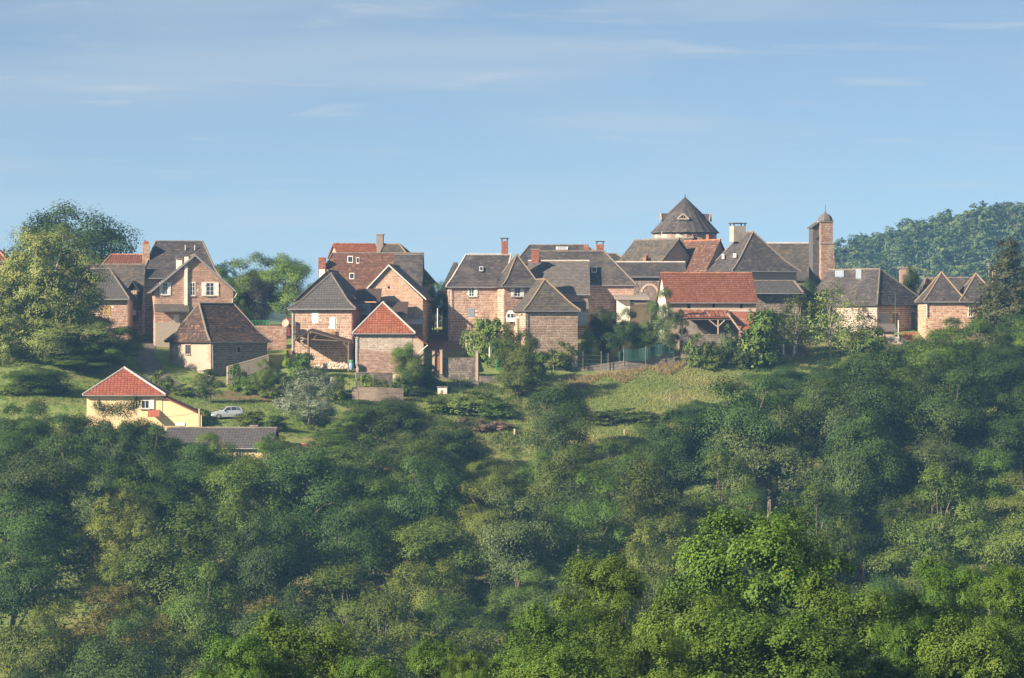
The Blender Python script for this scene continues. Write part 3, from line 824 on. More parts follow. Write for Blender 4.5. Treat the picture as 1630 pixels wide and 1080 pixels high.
# satellite dish and red panel beside the block house
dish = MB(); dish.lathe((0, 0, 0), [(.02, 0), (.28, .03), (.5, .12), (.52, .13), (.28, .06), (.02, .03)], 14)
o = dish.build('satellite_dish', M['plaster_grey'], None, label='grey satellite dish on the red post left of the block house', cat='satellite dish'); o.location = a + Vector((0, -.15, 0)); o.rotation_euler = (R(75), 0, R(-25))
b = MB(); p = P(457.5, 572, 445); q = P(461.5, 506, 445); b.box(p.x, 445, q.z - 2.4, q.x, 445.3, q.z); b.box(p.x - .1, 444.95, p.z - .4, q.x + .05, 445.35, p.z + 1.2)
o = b.build('red_post', M['red_paint'], None, label='red painted post and pale base beside the block house', cat='post')
# rear house joined to it
h = House('rear_house', 'dark gable-roofed house showing just behind the grey pyramid roof', 'house', 476, 563, 458, -5, 9, 575, 476, 'plaster_beige')
h.roof('y', 431, 'slate', mid=.53, oh=.5, ridge='ridge_grey'); h.walls()
h.chimney(508, 429, 517, 444, 3, 'white_wall', .9, None)
# brick barn with red hip
h = House('brick_barn', 'small barn with bright red tiled front hip and pale block wall', 'barn', 567, 656, 440, 0, 9, 586, 530, 'mortar')
h.roof('y', 482, 'tile_bright', r0=3.4, r1=None, mid=.46, oh=.45, ridge='ridge_pale')
h.walls(stone={'front': 'block_grey'}, bw=.55, bh=.26, floor=.2)
b = MB(); p = h.hit(570, 588, 'front'); q = h.hit(655, 553, 'front')
tile_poly(b, [(p.x, -.045, p.z - .6), (q.x, -.045, p.z - .6), (q.x, -.045, q.z - 1.0), (p.x, -.045, q.z - .2)], .38, .2, .035, .03, .2, 0, h.rng); b.build('brick_plinth', M['stone_red'], h.wall_o, kind='stuff')
h.pipe([(561, 531, ('y', -.5)), (567, 540, ('y', -.12)), (567, 582, ('y', -.12))], .07)
# catslide bay on its right
b = MB(); x0 = h.w; p = h.hit(674, 586, 'front'); zt = h.hit(660, 532, 'front').z; zl = h.hit(676, 546, 'front').z
b.prism([Vector((x0, .02, -2.5)), Vector((p.x, .02, -2.5)), Vector((p.x, .02, zl)), Vector((x0, .02, zt))], (0, 8.5, 0)); b.build('side_bay', M['plaster_beige'], h.root)
b = MB(); e = h.hit(681, 549, 'front'); b.prism([Vector((x0 - .1, -.3, zt + .12)), Vector((e.x, -.3, e.z + .05)), Vector((e.x, -.3, e.z - .1)), Vector((x0 - .1, -.3, zt - .02))][::-1], (0, 9.2, 0)); b.build('side_roof', M['tile_red'], h.root)
b = MB(); b.tube([h.hit(681, 550, ('y', -.4)), h.hit(677, 553, ('y', -.3)), h.hit(652, 577, ('y', -.2))], .07, 6); b.build('downpipe', M['pale_pipe'], h.root)
# gabled stone house behind
h = House('gable_house', 'stone house with broad plain gable end behind the red barn roof', 'house', 572, 673, 458, -5, 11, 580, 476, 'mortar')
h.roof('y', 422, 'slate_pale', mid=.47, oh=.35, ohs=dict(left=.35, right=.5, front=.35), ridge='ridge_grey')
h.walls([('front', 617, 456, 621, 460, 'hole')], stone={'front': 'stone_pale', 'right': 'stone_pale'}, one=0, bw=.42, bh=.2, floor=.2)
h.verge('pale_pipe', .16)
# tin lean-tos in front of it
s_ = empty('tin_lean_to', P(590, 545, 452)); tag(s_, 'dark tin-roofed lean-to with a white framed window below the stone gable', 'shed')
def lb(name, mat, x0, y0, x1, y1, Y0, Y1, par=s_, slope=0):
    b = MB(); a = P(x0, y1, Y0) - par.location; c = P(x1, y0, Y0) - par.location; D = Y1 - Y0
    b.prism([Vector((a.x, a.y, a.z)), Vector((c.x, a.y, a.z)), Vector((c.x, a.y + D, a.z + slope)), Vector((a.x, a.y + D, a.z + slope))], (0, 0, c.z - a.z))
    return b.build(name, mat, par)
lb('wall', M['wood'], 567, 482, 612, 545, 453, 456.9)
lb('roof', M['tile_dark'], 566, 478, 606, 480, 452.4, 456.5, slope=1.6)
wf = MB(); a = P(569, 501, 452.9) - s_.location; c = P(589, 484, 452.9) - s_.location
for x in np.linspace(a.x, c.x - .08, 3): wf.box(x, a.y, a.z, x + .08, a.y + .09, c.z)
wf.box(a.x + .081, a.y + .01, a.z, c.x - .081, a.y + .08, a.z + .08); wf.box(a.x + .081, a.y + .01, c.z - .08, c.x - .081, a.y + .08, c.z)
wf = wf.build('window', M['pale_pipe'], s_); lb('pane', M['pane'], 569.5, 484.5, 588.5, 500.5, 452.97, 452.99, s_).parent = wf
lb('side_wall', M['plaster_grey'], 612, 502, 646, 545, 450, 456.8); lb('side_roof', M['tile_dark'], 609, 500, 648, 501, 449.6, 456.6, slope=1.7)
lb('canopy', M['tarp'], 646, 516, 674, 517, 451, 456.8, slope=.8)
# big brown roof
h = House('brown_roofed_house', 'big house with broad old brown tiled roof and two small white dormer windows', 'house', 500, 672, 480, 0, 12, 545, 470, 'plaster_beige')
h.roof('x', 404, 'tile_old', r0=529, r1=None, oh=.5, ohs=dict(right=.1), ridge='ridge_grey', gutter=False); h.walls()
h.chimney(507, 410, 518, 432, 3.2, 'brick', 1.0, None)
for (x0, y0, x1, y1) in ((553, 409, 562, 420), (567, 411, 572, 421), (556, 436, 564, 446)):
    h.skylight(x0, y0, x1, y1, 'front')
h = House('slate_roofed_house', 'slate-roofed house end adjoining the big brown roof on its right', 'house', 625, 671, 478.5, 0, 12, 545, 470, 'plaster_beige')
h.roof('x', 406.5, 'slate', oh=.3, ohs=dict(left=.0, right=.1), ridge='ridge_grey', gutter=False); h.walls()
h = House('mossy_roofed_house', 'low mossy roof showing between the slate-roofed house and the hedge tree', 'house', 668, 690, 486, 0, 8, 545, 450, 'plaster_beige')
h.roof('x', 424, 'slate_mossy', r1=672, ridge=None, gutter=False); h.walls()
# top rear pair
h = House('ridge_house', 'topmost red-tiled roof with dark end behind the big brown roof', 'house', 541, 603, 506, 14, 8, 520, 408, 'plaster_beige')
h.roof('x', 389, 'tile_bright', r0=None, r1=None, oh=.3, ridge='ridge_red', gutter=False); h.walls()
h = House('lichen_roofed_house', 'grey roof with yellow lichen and tall chimney behind the brown roof', 'house', 606, 648, 500, -6, 8, 520, 410, 'plaster_beige')
h.roof('x', 389.5, 'slate_mossy', r0=611, r1=636, oh=.4, ridge='ridge_lichen', gutter=False); h.walls()
h.chimney(599.5, 374, 609.5, 398, 3.5, 'stone_grey', 1.0, 'slab')
# central group
h = House('low_house', 'small dark roof at the far left of the central stone houses', 'house', 704, 725, 470, 0, 7, 545, 462, 'plaster_beige')
h.roof('x', 418, 'slate', r0=722, r1=None, oh=.3, ridge=None, gutter=False); h.walls()
h = House('central_house', 'stone house with dark slate hip roof, open window and tall brick chimney', 'house', 714, 795, 461, 2, 9, 538, 456, 'mortar_red')
h.roof('x', 406, 'slate', r0=742, r1=814, oh=.35, flare=.05, ridge='ridge_pale')
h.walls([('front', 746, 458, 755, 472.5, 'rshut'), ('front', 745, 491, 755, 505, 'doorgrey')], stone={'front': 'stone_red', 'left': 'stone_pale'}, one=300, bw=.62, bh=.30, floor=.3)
h.chimney(798.5, 384, 808.5, 409, 4.4, 'brick', .9, 'raised'); h.skylight(763, 426, 769, 433)
h.pipe([(718, 458, ('y', -.1)), (718, 530, ('y', -.1))], .05)
h = House('pavilion_wing', 'square stone wing with pointed flared slate roof and shuttered window', 'house', 802, 862, 458, 15, 6.5, 538, 455.5, 'mortar')
h.roof('y', 406, 'slate', r0=2.9, r1=3.4, mid=.5, oh=.4, flare=.12, ridge='ridge_lichen')
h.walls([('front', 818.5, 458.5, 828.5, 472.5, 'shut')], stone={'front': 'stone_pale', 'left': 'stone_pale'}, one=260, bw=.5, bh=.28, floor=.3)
h.pipe([(784, 458, ('y', 6.4)), (784, 500, ('y', 6.4))], .05)
h = House('hip_roofed_outbuilding', 'low square stone outbuilding with lichened pyramid slate roof', 'house', 837, 919.5, 446, 11, 8, 568, 494, 'mortar_red')
h.roof('y', 445, 'slate_mossy', r0=3.0, r1=None, mid=.46, oh=.35, flare=.05, ridge='ridge_lichen')
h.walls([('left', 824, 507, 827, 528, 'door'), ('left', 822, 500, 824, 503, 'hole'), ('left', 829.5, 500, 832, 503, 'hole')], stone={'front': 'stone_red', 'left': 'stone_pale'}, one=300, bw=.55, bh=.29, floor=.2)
h.pipe([(837, 496, ('y', -.1)), (837.5, 560, ('y', -.1))], .05, 'dark_metal')
h = House('pale_slate_house', 'house with large pale weathered slate slope in the central group', 'house', 846, 936, 466, 0, 9, 540, 468, 'mortar_red')
h.roof('x', 416, 'slate_pale', oh=.45, ohs=dict(right=.3), ridge='ridge_pale'); h.walls(stone={'front': 'stone_red'}, bw=.5, bh=.28, floor=.2)
h.chimney(846, 398, 857.5, 416, 4.2, 'brick', 1.0, 'slab')
b = MB(); p = h.hit(905, 493, ('y', -1.6)); q = h.hit(937, 482, ('y', -.06))
b.prism([Vector((p.x, -1.7, p.z)), Vector((q.x, -1.7, p.z)), Vector((q.x, -.07, q.z)), Vector((p.x, -.07, q.z))], (0, 0, .13)); b.build('lean_to_roof', M['slate_pale'], h.root)
b = MB(); p = h.hit(917, 512, ('y', -1.3)); q = h.hit(936, 495, ('y', -1.3)); b.box(p.x, -1.3, p.z - .6, q.x, -.07, q.z); vo = b.build('verandah', M['tarp'], h.root)
b = MB()
for i in range(3):
    xx = p.x + (q.x - p.x) * (i + .12) / 3; b.box(xx, -1.33, p.z, xx + (q.x - p.x) * .25, -1.302, q.z - .15)
b.build('pane', M['pane_pale'], vo)
h = House('wide_slate_house', 'wide house with long slate roof, skylight and block wall beside the pale slope', 'house', 850, 1009, 469.5, 0, 9, 540, 453, 'mortar_red')
h.roof('x', 401, 'slate', r0=856, r1=962, oh=.35, ridge='ridge_grey')
h.walls([], stone={'front': 'stone_red'}, one=260, bw=.85, bh=.32, gap=.10, floor=.2)
h.skylight(941.5, 427, 950, 435); h.chimney(949.5, 389, 961, 404, 5.0, 'brick', 1.0, 'raised')
h = House('rear_slate_house', 'highest slate hip roof of the central group with lightning rods', 'house', 824, 975, 494, 0, 9, 530, 418, 'plaster_beige')
h.roof('x', 391, 'slate', r0=843, r1=930, oh=.35, ridge='ridge_grey', gutter=False); h.walls()
for x, y0, y1 in ((843, 377, 392), (924, 383, 394)):
    b = MB(); b.tube([h.hit(x, y1, ('y', 4.5)), h.hit(x, y0, ('y', 4.5))], [.09, .025], 6); b.build('lightning_rod', M['grey_metal'], h.root)
h.skylight(885, 394.5, 904, 398.5, 'front', 'pane_pale'); h.chimney(929, 394, 938, 402, 3.2, 'brick', .8, 'pots')
h = House('small_brown_roof_house', 'little brown hip roof peeping above the wide slate house', 'house', 962, 1000, 500, 10, 7, 530, 418, 'plaster_beige')
h.roof('x', 405, 'slate_mossy', r0=966, r1=982, oh=.3, ridge='ridge_grey', gutter=False); h.walls()
# long low roof and the houses before the keep
h = House('long_low_house', 'long low slate roof with dark shaded wall between the wide house and red barn', 'house', 976, 1092, 484, 0, 8, 540, 440, 'stone_grey')
h.roof('x', 418, 'slate', oh=.4, ohs=dict(right=.1), ridge='ridge_pale'); h.walls(stone={'front': 'stone_grey'}, bw=.5, bh=.28)
b = MB()
p = h.hit(1032, 475, 'front')
for i in range(9):
    a0, a1 = math.pi * i / 9, math.pi * (i + 1) / 9
    c = h.hit(1034, 466, 'front')
    b.prism([c + Vector((1.0 * math.cos(a0), 0, 1.0 * math.sin(a0))), c + Vector((1.0 * math.cos(a1), 0, 1.0 * math.sin(a1))), c + Vector((1.3 * math.cos(a1), 0, 1.3 * math.sin(a1))), c + Vector((1.3 * math.cos(a0), 0, 1.3 * math.sin(a0)))], (0, -.09, 0), .9)
b.build('stone_arch', M['stone_pale'], h.root)
h = House('keep_side_house', 'dark slate house with steep roof slope just below the round keep', 'house', 1078, 1092, 498, 38, 9.5, 530, 418, 'plaster_grey', w=6.0)
h.roof('y', 379, 'slate', mid=.5, oh=.35, ridge='ridge_grey', gutter=False); h.walls()
h.chimney(1103, 378, 1110, 388, 3.0, 'brick', .7, 'pots')
b = MB(); p = P(1027, 418, 488); q = P(1037, 407, 488)
h2 = House('old_slate_house', 'older slate slope descending left below the round keep with brick chimney', 'house', 1050, 1080, 492, 38, 9.5, 530, 421, 'plaster_grey', w=7.0)
h2.roof('y', 381, 'slate_mossy', mid=.5, oh=.35, ridge='ridge_grey', gutter=False); h2.walls()
h2.chimney(1028, 411, 1036, 421, -1.0, 'brick', .7, 'pots')
h = House('patchy_red_house', 'old red-brown tiled slope with missing patch left of the steep hip roof', 'house', 1125, 1165, 490, 30, 9, 530, 432, 'plaster_beige')
h.roof('y', 382.5, 'tile_faded', mid=.5, oh=.35, ridge='ridge_red', gutter=False); h.walls()
h.chimney(1128, 374, 1135, 386, 6, 'brick', .7, None)
h = House('steep_hip_house', 'steep hip-roofed house with pale plaster walls and square stone chimney', 'house', 1168, 1268, 481, 20, 10, 530, 431, 'plaster_beige')
h.roof('y', 370, 'slate', r0=4.2, r1=7.8, mid=.5, oh=.45, flare=.06, ridge='ridge_grey'); h.walls()
h.chimney(1168, 360, 1187, 376, 6.5, 'block_grey', 1.5, 'raised')
for (x0, y0, x1, y1) in ((1150, 406, 1154, 413), (1168, 405, 1173, 411)): h.skylight(x0, y0, x1, y1, 'left', 'pane_pale')
# round keep
M['keep_stone'] = mat_tone('keep_stone', [(0, (.34, .25, .21)), (.5, (.43, .33, .28)), (1, (.52, .42, .36))], .9, (.30, .24, .20), .5, .5, .75, bump=.3, stain_amt=.6)
kc = P(1090.5, 540, 522); kr = 52 / KF * 522
kt = empty('round_keep', (kc.x, kc.y, 0)); tag(kt, 'round stone keep with tall conical slate roof above the village', 'tower')
zt = (540 - 370) / KF * 522; za = (540 - 315) / KF * 522; NS = 12
b = MB(); b.lathe((0, 0, 0), [(kr * .955, -3), (kr * .955, zt)], NS); kw = b.build('wall', M['mortar'], kt)
b = MB(); cone = MB(); rgk = random.Random(4)
prof = [(kr * 1.06, zt - .15), (kr * .80, zt + 1.25), (kr * .5, zt + 3.0), (0.12, za)]
for k in range(NS):
    a0, a1 = 6.28318 * k / NS, 6.28318 * (k + 1) / NS
    pt = lambda r, z, a: Vector((r * math.cos(a), r * math.sin(a), z))
    tile_poly(b, [pt(kr * .957, 0, a0), pt(kr * .957, 0, a1), pt(kr * .957, zt - .2, a1), pt(kr * .957, zt - .2, a0)], .5, .3, .05, .05, .3, 0, rgk, vj=.2)
    for (r0, z0), (r1, z1) in zip(prof, prof[1:]):
        tile_poly(cone, [pt(r0, z0, a0), pt(r0, z0, a1), pt(r1, z1, a1), pt(r1, z1, a0)], .42, .32, .04, .015, .25, .75, rgk)
b.build('masonry', M['keep_stone'], kw, kind='stuff')
b = MB(); b.lathe((0, 0, 0), [(kr * .96, zt - .4)] + prof, NS); rf = b.build('roof', M['slate'], kt)
cone.build('roof_covering', M['slate'], rf, kind='stuff')
b = MB(); b.tube([(0, 0, za - .3), (0, 0, za + .5)], [.14, .05], 6); b.build('finial', M['dark_metal'], rf)
def kdormer(ang, z0, half, hgt, name='dormer', pale=True):
    a = R(ang); rr = lambda z: np.interp(z, [p[1] for p in prof], [p[0] for p in prof])
    out = Vector((math.cos(a), math.sin(a), 0)); sd = Vector((-out.y, out.x, 0)); r0 = rr(z0) + .25
    A = out * r0 + Vector((0, 0, z0))
    f = MB(); tri = [A - sd * half, A + sd * half, A + Vector((0, 0, hgt))]
    f.prism([p - out * 2.2 for p in tri], out * 2.1, .3); d_ = f.build(name, M['slate'], rf)
    g = MB()
    for p, q in ((tri[0], tri[2]), (tri[2], tri[1]), (tri[1], tri[0])): g.tube([p + out * .05, q + out * .05], .11, 5)
    for t in (.3, .5, .7): x = tri[0].lerp(tri[1], t); g.tube([x + out * .04, x + out * .04 + Vector((0, 0, hgt * (.55 if t != .5 else .9)))], .05, 4)
    g.build('dormer_frame', M['plaster_grey'], d_)
    g = MB(); g.prism([p - out * .09 for p in tri], out * .02); g.build('louvre', M['dark_void'], d_)
kdormer(-97, zt + 1.9, .9, .8); kdormer(-12, zt + 1.7, .8, 1.1); kdormer(186, zt + 1.9, .8, 1.0)
b = MB(); b.tube([P(1053.5, 380, 516) - kt.location, P(1053.5, 369, 516) - kt.location], .05, 5); b.build('flue', M['pale_pipe'], kt)
# church nave and bell wall
h = House('church_nave', 'long brown-grey church roof running up to the stone bell gable', 'church', 1222, 1308, 502, 0, 10, 530, 445, 'stone_grey')
h.roof('x', 388, 'slate_mossy', oh=.4, ridge='ridge_pale', gutter=False); h.walls()
bt = empty('bell_tower', P(1316, 445, 490)); tag(bt, 'slim red stone bell gable with domed cap and dark slate-hung side', 'bell tower'); bt.rotation_euler = (0, 0, R(10))
pxm = 490 / KF; zc = lambda y: (445 - y) * pxm
b = MB(); W0, W1 = 20 * pxm, 24 * pxm
b.box(-W0 / 2, 0, zc(392), W0 / 2, 1.6, zc(353)); b.prism([Vector((-W0 / 2, -.05, -2)), Vector((W0 / 2 + .55, -.05, -2)), Vector((W0 / 2 + .08, -.05, zc(388))), Vector((-W0 / 2, -.05, zc(388)))], (0, 1.9, 0)); pier = b.build('pier', M['mortar_red'], bt)
b = MB(); rg = random.Random(8)
tile_poly(b, [(-W0 / 2, -.0, zc(386)), (W0 / 2, 0, zc(386)), (W0 / 2, 0, zc(354)), (-W0 / 2, 0, zc(354))], .5, .3, .05, .05, .25, 0, rg, vj=.2)
tile_poly(b, [(-W0 / 2, -.051, -1), (W0 / 2 + .5, -.051, -1), (W0 / 2 + .08, -.051, zc(389)), (-W0 / 2, -.051, zc(389))], .5, .3, .05, .05, .25, 0, rg, vj=.2)
tile_poly(b, [(-W0 / 2, 1.6, -1), (-W0 / 2, 0, -1), (-W0 / 2, 0, zc(354)), (-W0 / 2, 1.6, zc(354))], .5, .3, .05, .05, .25, 0, rg, vj=.2)
b.build('masonry', M['stone_red'], pier, kind='stuff')
b = MB(); b.box(-W0 / 2 - .12, -.16, zc(389), W0 / 2 + .16, 1.75, zc(387)); b.box(-W0 / 2 - .15, -.15, zc(354), W0 / 2 + .15, 1.75, zc(352)); b.build('string_course', M['stone_grey'], bt)
b = MB(); b.lathe((0, .8, zc(352)), [(W0 * .60, 0), (W0 * .60, .2), (W0 * .52, .55), (W0 * .34, .9), (W0 * .12, 1.12), (.1, 1.3), (.05, 1.5)], 8); b.build('dome', M['slate_pale'], bt)
b = MB(); b.tube([(0, .8, zc(341)), (0, .8, zc(326))], .035, 5); b.build('rod', M['dark_metal'], bt)
b = MB(); x0 = -W0 / 2 - 11 * pxm
b.prism([Vector((x0, .6, -1)), Vector((-W0 / 2 - .06, .6, -1)), Vector((-W0 / 2 - .06, .6, zc(356))), Vector((x0, .6, zc(364)))], (0, 2.2, 0)); bf = b.build('belfry', M['tile_grey'], bt)
b = MB(); tile_poly(b, [(x0, .6, 0), (-W0 / 2 - .06, .6, 0), (-W0 / 2 - .06, .6, zc(358)), (x0, .6, zc(365))], .4, .3, .03, .015, .2, .7, rg); b.build('slate_hanging', M['tile_grey'], bf, kind='stuff')
b = MB(); b.prism([Vector((x0 - .2, .3, zc(363.5))), Vector((-W0 / 2 + .0, .3, zc(354))), Vector((-W0 / 2 + .0, .3, zc(352.8))), Vector((x0 - .2, .3, zc(362)))], (0, 2.8, 0)); b.build('belfry_roof', M['slate_mossy'], bf)
b = MB()
for k in range(3): b.box(x0 + .5, .5, zc(382) + k * .14, x0 + 1.2, .58, zc(382) + k * .14 + .09)
b.build('louvre', M['dark_metal'], bf)
# red tiled barn and its shelters
h = House('red_tiled_barn', 'long red tiled barn with white gable above the open rusty lean-to', 'barn', 1063, 1203, 457, 7, 8, 545, 481, 'plaster_beige')
h.roof('x', 435.5, 'tile_red', oh=.4, ohs=dict(left=.3, right=.3), ridge='ridge_red', hips=False)
h.walls([('front', 1094, 484, 1099, 491, 'hole'), ('front', 1134, 484, 1138, 490, 'hole'), ('front', 1178, 484, 1182, 491, 'hole')], stone={}, bw=.5, bh=.28)
b = MB(); f = h.face_poly('left'); b.prism([p + Vector((-.06, 0, 0)) for p in f], (.05, 0, 0)); b.build('gable_render', M['white_wall'], h.root)
b = MB(); p = h.hit(1085, 497, ('y', -.1)); q = h.hit(1204, 494.5, ('y', -.1)); b.box(p.x, -.3, p.z, q.x, -.01, q.z); b.build('ledge', M['pale_pipe'], h.root)
ol = empty('open_lean_to', P(1120, 535, 450)); tag(ol, 'open timber lean-to with rusty sheet roof under the long red barn', 'shed')
lb('roof', M['rust'], 1082, 505, 1164, 506.2, 450, 456.2, ol, slope=.95)
b = MB(); ql = [P(1082, 506, 449.9) - ol.location, P(1164, 506, 449.9) - ol.location]; up = Vector((0, 6.2, .95))
tile_poly(b, [ql[0] + Vector((0, 0, .14)), ql[1] + Vector((0, 0, .14)), ql[1] + up + Vector((0, 0, .14)), ql[0] + up + Vector((0, 0, .14))], .55, 2.2, .04, .1, .2, .1, random.Random(2)); b.build('sheet_ribs', M['rust'], ol, kind='stuff')
lb('back_wall', M['stone_grey'], 1082, 500, 1166, 550, 455.5, 455.9, ol); lb('beam', M['wood'], 1084, 507.5, 1164, 509.5, 450.2, 450.4, ol)
for x in (1086, 1143):
    lb('post', M['wood_pale'] if x > 1100 else M['wood'], x - 1, 509.5, x + 1, 545, 450.2, 450.42, ol)
b = MB()
for dx in (-14, 11): b.tube([P(1143, 521, 450.3) - ol.location, P(1143 + dx, 510, 450.3) - ol.location], .09, 5)
b.build('brace', M['wood_pale'], ol)
rl_ = empty('rusty_side_shed', P(1190, 545, 452)); tag(rl_, 'ivy-covered rusty shed roof with red stone corner beside the lean-to', 'shed')
b = MB(); e = [P(1178, 526, 450), P(1222, 526, 450), P(1205, 498, 456), P(1160, 497, 456)]; b.prism([p - rl_.location for p in e], (0, 0, .12)); b.build('roof', M['rust'], rl_)
lb('wall', M['stone_red'], 1177, 527, 1192, 565, 450.6, 452, rl_); lb('side_wall', M['stone_grey'], 1192, 528, 1218, 560, 451, 455, rl_)
b = MB(); e = [P(1158, 499, 450), P(1178, 526, 449.7)]; b.tube([p - rl_.location for p in e], .12, 5); b.build('verge_board', M['wood_pale'], rl_)
# low dark roof on its right
h = House('tin_roofed_house', 'low dark grey roof and shaded wall right of the red tiled barn', 'house', 1196, 1272, 468, 8, 8, 545, 466, 'stone_grey')
h.roof('x', 448, 'tile_grey', r0=None, r1=1264, oh=.4, ohs=dict(front=1.1), ridge='ridge_grey'); h.walls(stone={'front': 'stone_grey'}, bw=.5, bh=.28)
# white flat-roofed annexe
fl = empty('white_annexe', P(985, 510, 464)); tag(fl, 'small white annexe with flat pale roof under the block wall', 'shed')
lb('wall', M['white_wall'], 983, 478, 1003, 520, 464, 468, fl); lb('roof', M['concrete'], 979, 474.5, 1034, 477.5, 463, 470, fl, slope=.5); lb('side_wall', M['plaster_beige'], 1004, 485, 1036, 520, 466, 470, fl); lb('side_roof', M['tarp'], 1003, 481, 1038, 483, 465, 470, fl, slope=.3)
# great dark barn on the right
h = House('great_slate_barn', 'great dark slate barn with bright stone corner, doors in shade', 'barn', 1396, 1474, 466, 42, 13, 534, 485, 'mortar_red')
h.roof('y', 429, 'slate', r0=4.0, r1=None, mid=.5, oh=.45, ridge='ridge_grey', gutter=False)
h.walls([('front', 1399, 499, 1415, 530, 'doorgrey'), ('front', 1421, 499, 1430, 530, 'door'), ('front', 1450, 497, 1456, 528, 'door'), ('front', 1461, 498, 1468, 514, 'grey')], stone={'front': 'stone_red', 'left': 'block_grey'}, bw=.5, bh=.28, floor=.2)
for (x0, y0, x1, y1) in ((1330, 432, 1344, 442), (1363, 430, 1372, 445)):
    h.skylight(x0, y0, x1, y1, 'left', 'tarp', 'tarp')
sh = empty('roofed_well', P(1415, 548, 462)); tag(sh, 'small stone hut with grey roof in front of the great slate barn', 'hut')
lb('wall', M['plaster_beige'], 1403, 528, 1423, 560, 462, 464, sh); lb('roof', M['slate_pale'], 1402, 526.5, 1428, 528.5, 461.6, 464.4, sh, slope=.95)
lb('terrace_wall', M['block_grey'], 1398, 536, 1442, 575, 460.5, 461.3, sh)
# twin pyramid house
tw = House('twin_gabled_house', 'sunlit stone house with two pointed slate pyramid roofs', 'house', 1474, 1590, 462, 2, 7, 535, 479.5, 'mortar')
tw.roof('y', 434, 'slate', r0=3.2, r1=3.6, mid=.27, oh=.4, flare=.03, ridge='ridge_lichen', ohs=dict(right=-4.4))
tw.gable = None
g2 = House('twin_roof', 'second', None, 1531, 1590, 462, 2, 7, 535, 479.5, 'mortar')
g2.root['label'] = ''; del g2.root['label']
tw.gable = None; tw.walls([('front', 1541, 487, 1549, 505, 'plain')], stone={'front': 'stone_pale', 'left': 'stone_pale'}, one=200, bw=.5, bh=.28, floor=.2)
g2.roof('y', 436, 'slate', r0=3.2, r1=3.6, mid=.5, oh=.4, flare=.03, ridge='ridge_lichen', name='second_roof')
for c in list(g2.root.children):
    c.parent = tw.root; c.location = tw.inv @ g2.root.location
bpy.data.objects.remove(g2.root)
tw.pipe([(1475, 481, ('y', -.1)), (1475, 505, ('y', -.1))], .07)
h = House('rear_ridge_house', 'dark ridge roof with red chimney behind the twin pyramid roofs', 'house', 1470, 1575, 500, 0, 8, 530, 470, 'white_wall')
h.roof('x', 443, 'slate_mossy', r0=1474, r1=1552, oh=.3, ridge='ridge_grey', gutter=False); h.walls()
h.chimney(1476, 445, 1483.5, 470, 1.0, 'brick', .8, 'slab'); h.chimney(1580, 430, 1585, 442, 3, 'plaster_beige', .7, None)
b = MB(); b.tube([h.hit(1574, 448, ('y', 2)), h.hit(1574, 419, ('y', 2))], .03, 5)
for yy in (420, 423, 426): b.tube([h.hit(1569, yy, ('y', 2)), h.hit(1579, yy, ('y', 2))], .015, 4)
b.build('aerial', M['pale_pipe'], h.root)
cs = empty('overgrown_chimney', P(1440, 455, 485)); tag(cs, 'old brick chimney overgrown with ivy behind the great slate barn', 'chimney')
lb('stack', M['stone_red'], 1433, 428, 1446, 520, 485, 486.2, cs); lb('cap', M['stone_grey'], 1430, 425.5, 1447, 427.9, 484.9, 486.3, cs)
# cream bungalow lower left
h = House('cream_bungalow', 'cream bungalow with bright red pyramid roof among the trees', 'house', 138, 258, 402, 3, 9.5, 700, 628, 'cream')
h.roof('y', 586, 'tile_new', r0=4.4, r1=5.4, mid=.47, oh=.45, ridge='ridge_pale')
h.walls([('front', 224.5, 637, 238, 651, 'rshut'), ('left', 140, 650, 150, 672, 'white')])
b = MB(); p = h.hit(259, 632, 'front'); q = h.hit(321, 662, 'front'); b.prism([Vector((h.w + .01, .05, -3)), Vector((q.x, .05, -3)), Vector((q.x, .05, q.z)), Vector((h.w + .01, .05, p.z))], (0, 9, 0)); b.build('garage', M['cream'], h.root)
b = MB(); b.prism([Vector((h.w - .1, -.3, p.z + .16)), Vector((q.x + .3, -.3, q.z + .02)), Vector((q.x + .3, -.3, q.z - .08)), Vector((h.w - .1, -.3, p.z + .04))][::-1], (0, 9.6, 0)); b.build('garage_roof', M['tile_new'], h.root)
b = MB(); a = h.hit(279, 678, 'front'); c = h.hit(294, 673, 'front'); b.box(a.x, -.03, a.z, c.x, .04, c.z); b.build('garage_window', M['white'], h.root)
b = MB(); a = h.hit(235, 664, ('y', -1)); c = h.hit(253, 654, 'front'); b.prism([Vector((a.x, -1.1, a.z)), Vector((c.x + .1, -1.1, a.z)), Vector((c.x + .1, -.01, c.z)), Vector((a.x, -.01, c.z))], (0, 0, .1)); b.build('porch_roof', M['tile_new'], h.root)
h = House('long_tiled_house', 'long low grey tiled roof half buried in the trees below the car', 'house', 262, 428, 391, -4, 8, 770, 712, 'cream')
h.roof('x', 682, 'tile_grey', oh=.4, ridge='ridge_grey'); h.walls([('front', 375, 718, 385, 735, 'plain')])
h.chimney(399, 679, 409, 690, 4.2, 'white_wall', .7, 'slab')
h = House('red_roofed_shed', 'low shed with red tiled roof among trees below the willow', 'shed', 436, 500, 393, 0, 5, 760, 728, 'cream')
h.roof('x', 708, 'tile_red', oh=.3, ridge='ridge_red', gutter=False); h.walls()
h = House('hidden_cream_house', 'cream house front glimpsed through gaps in the wood', 'house', 450, 484, 374, 0, 6, 860, 800, 'cream')
h.roof('x', 788, 'tile_old', oh=.3, ridge='ridge_red', gutter=False); h.walls([('front', 456, 806, 462, 820, 'plain'), ('front', 470, 806, 476, 820, 'plain')])
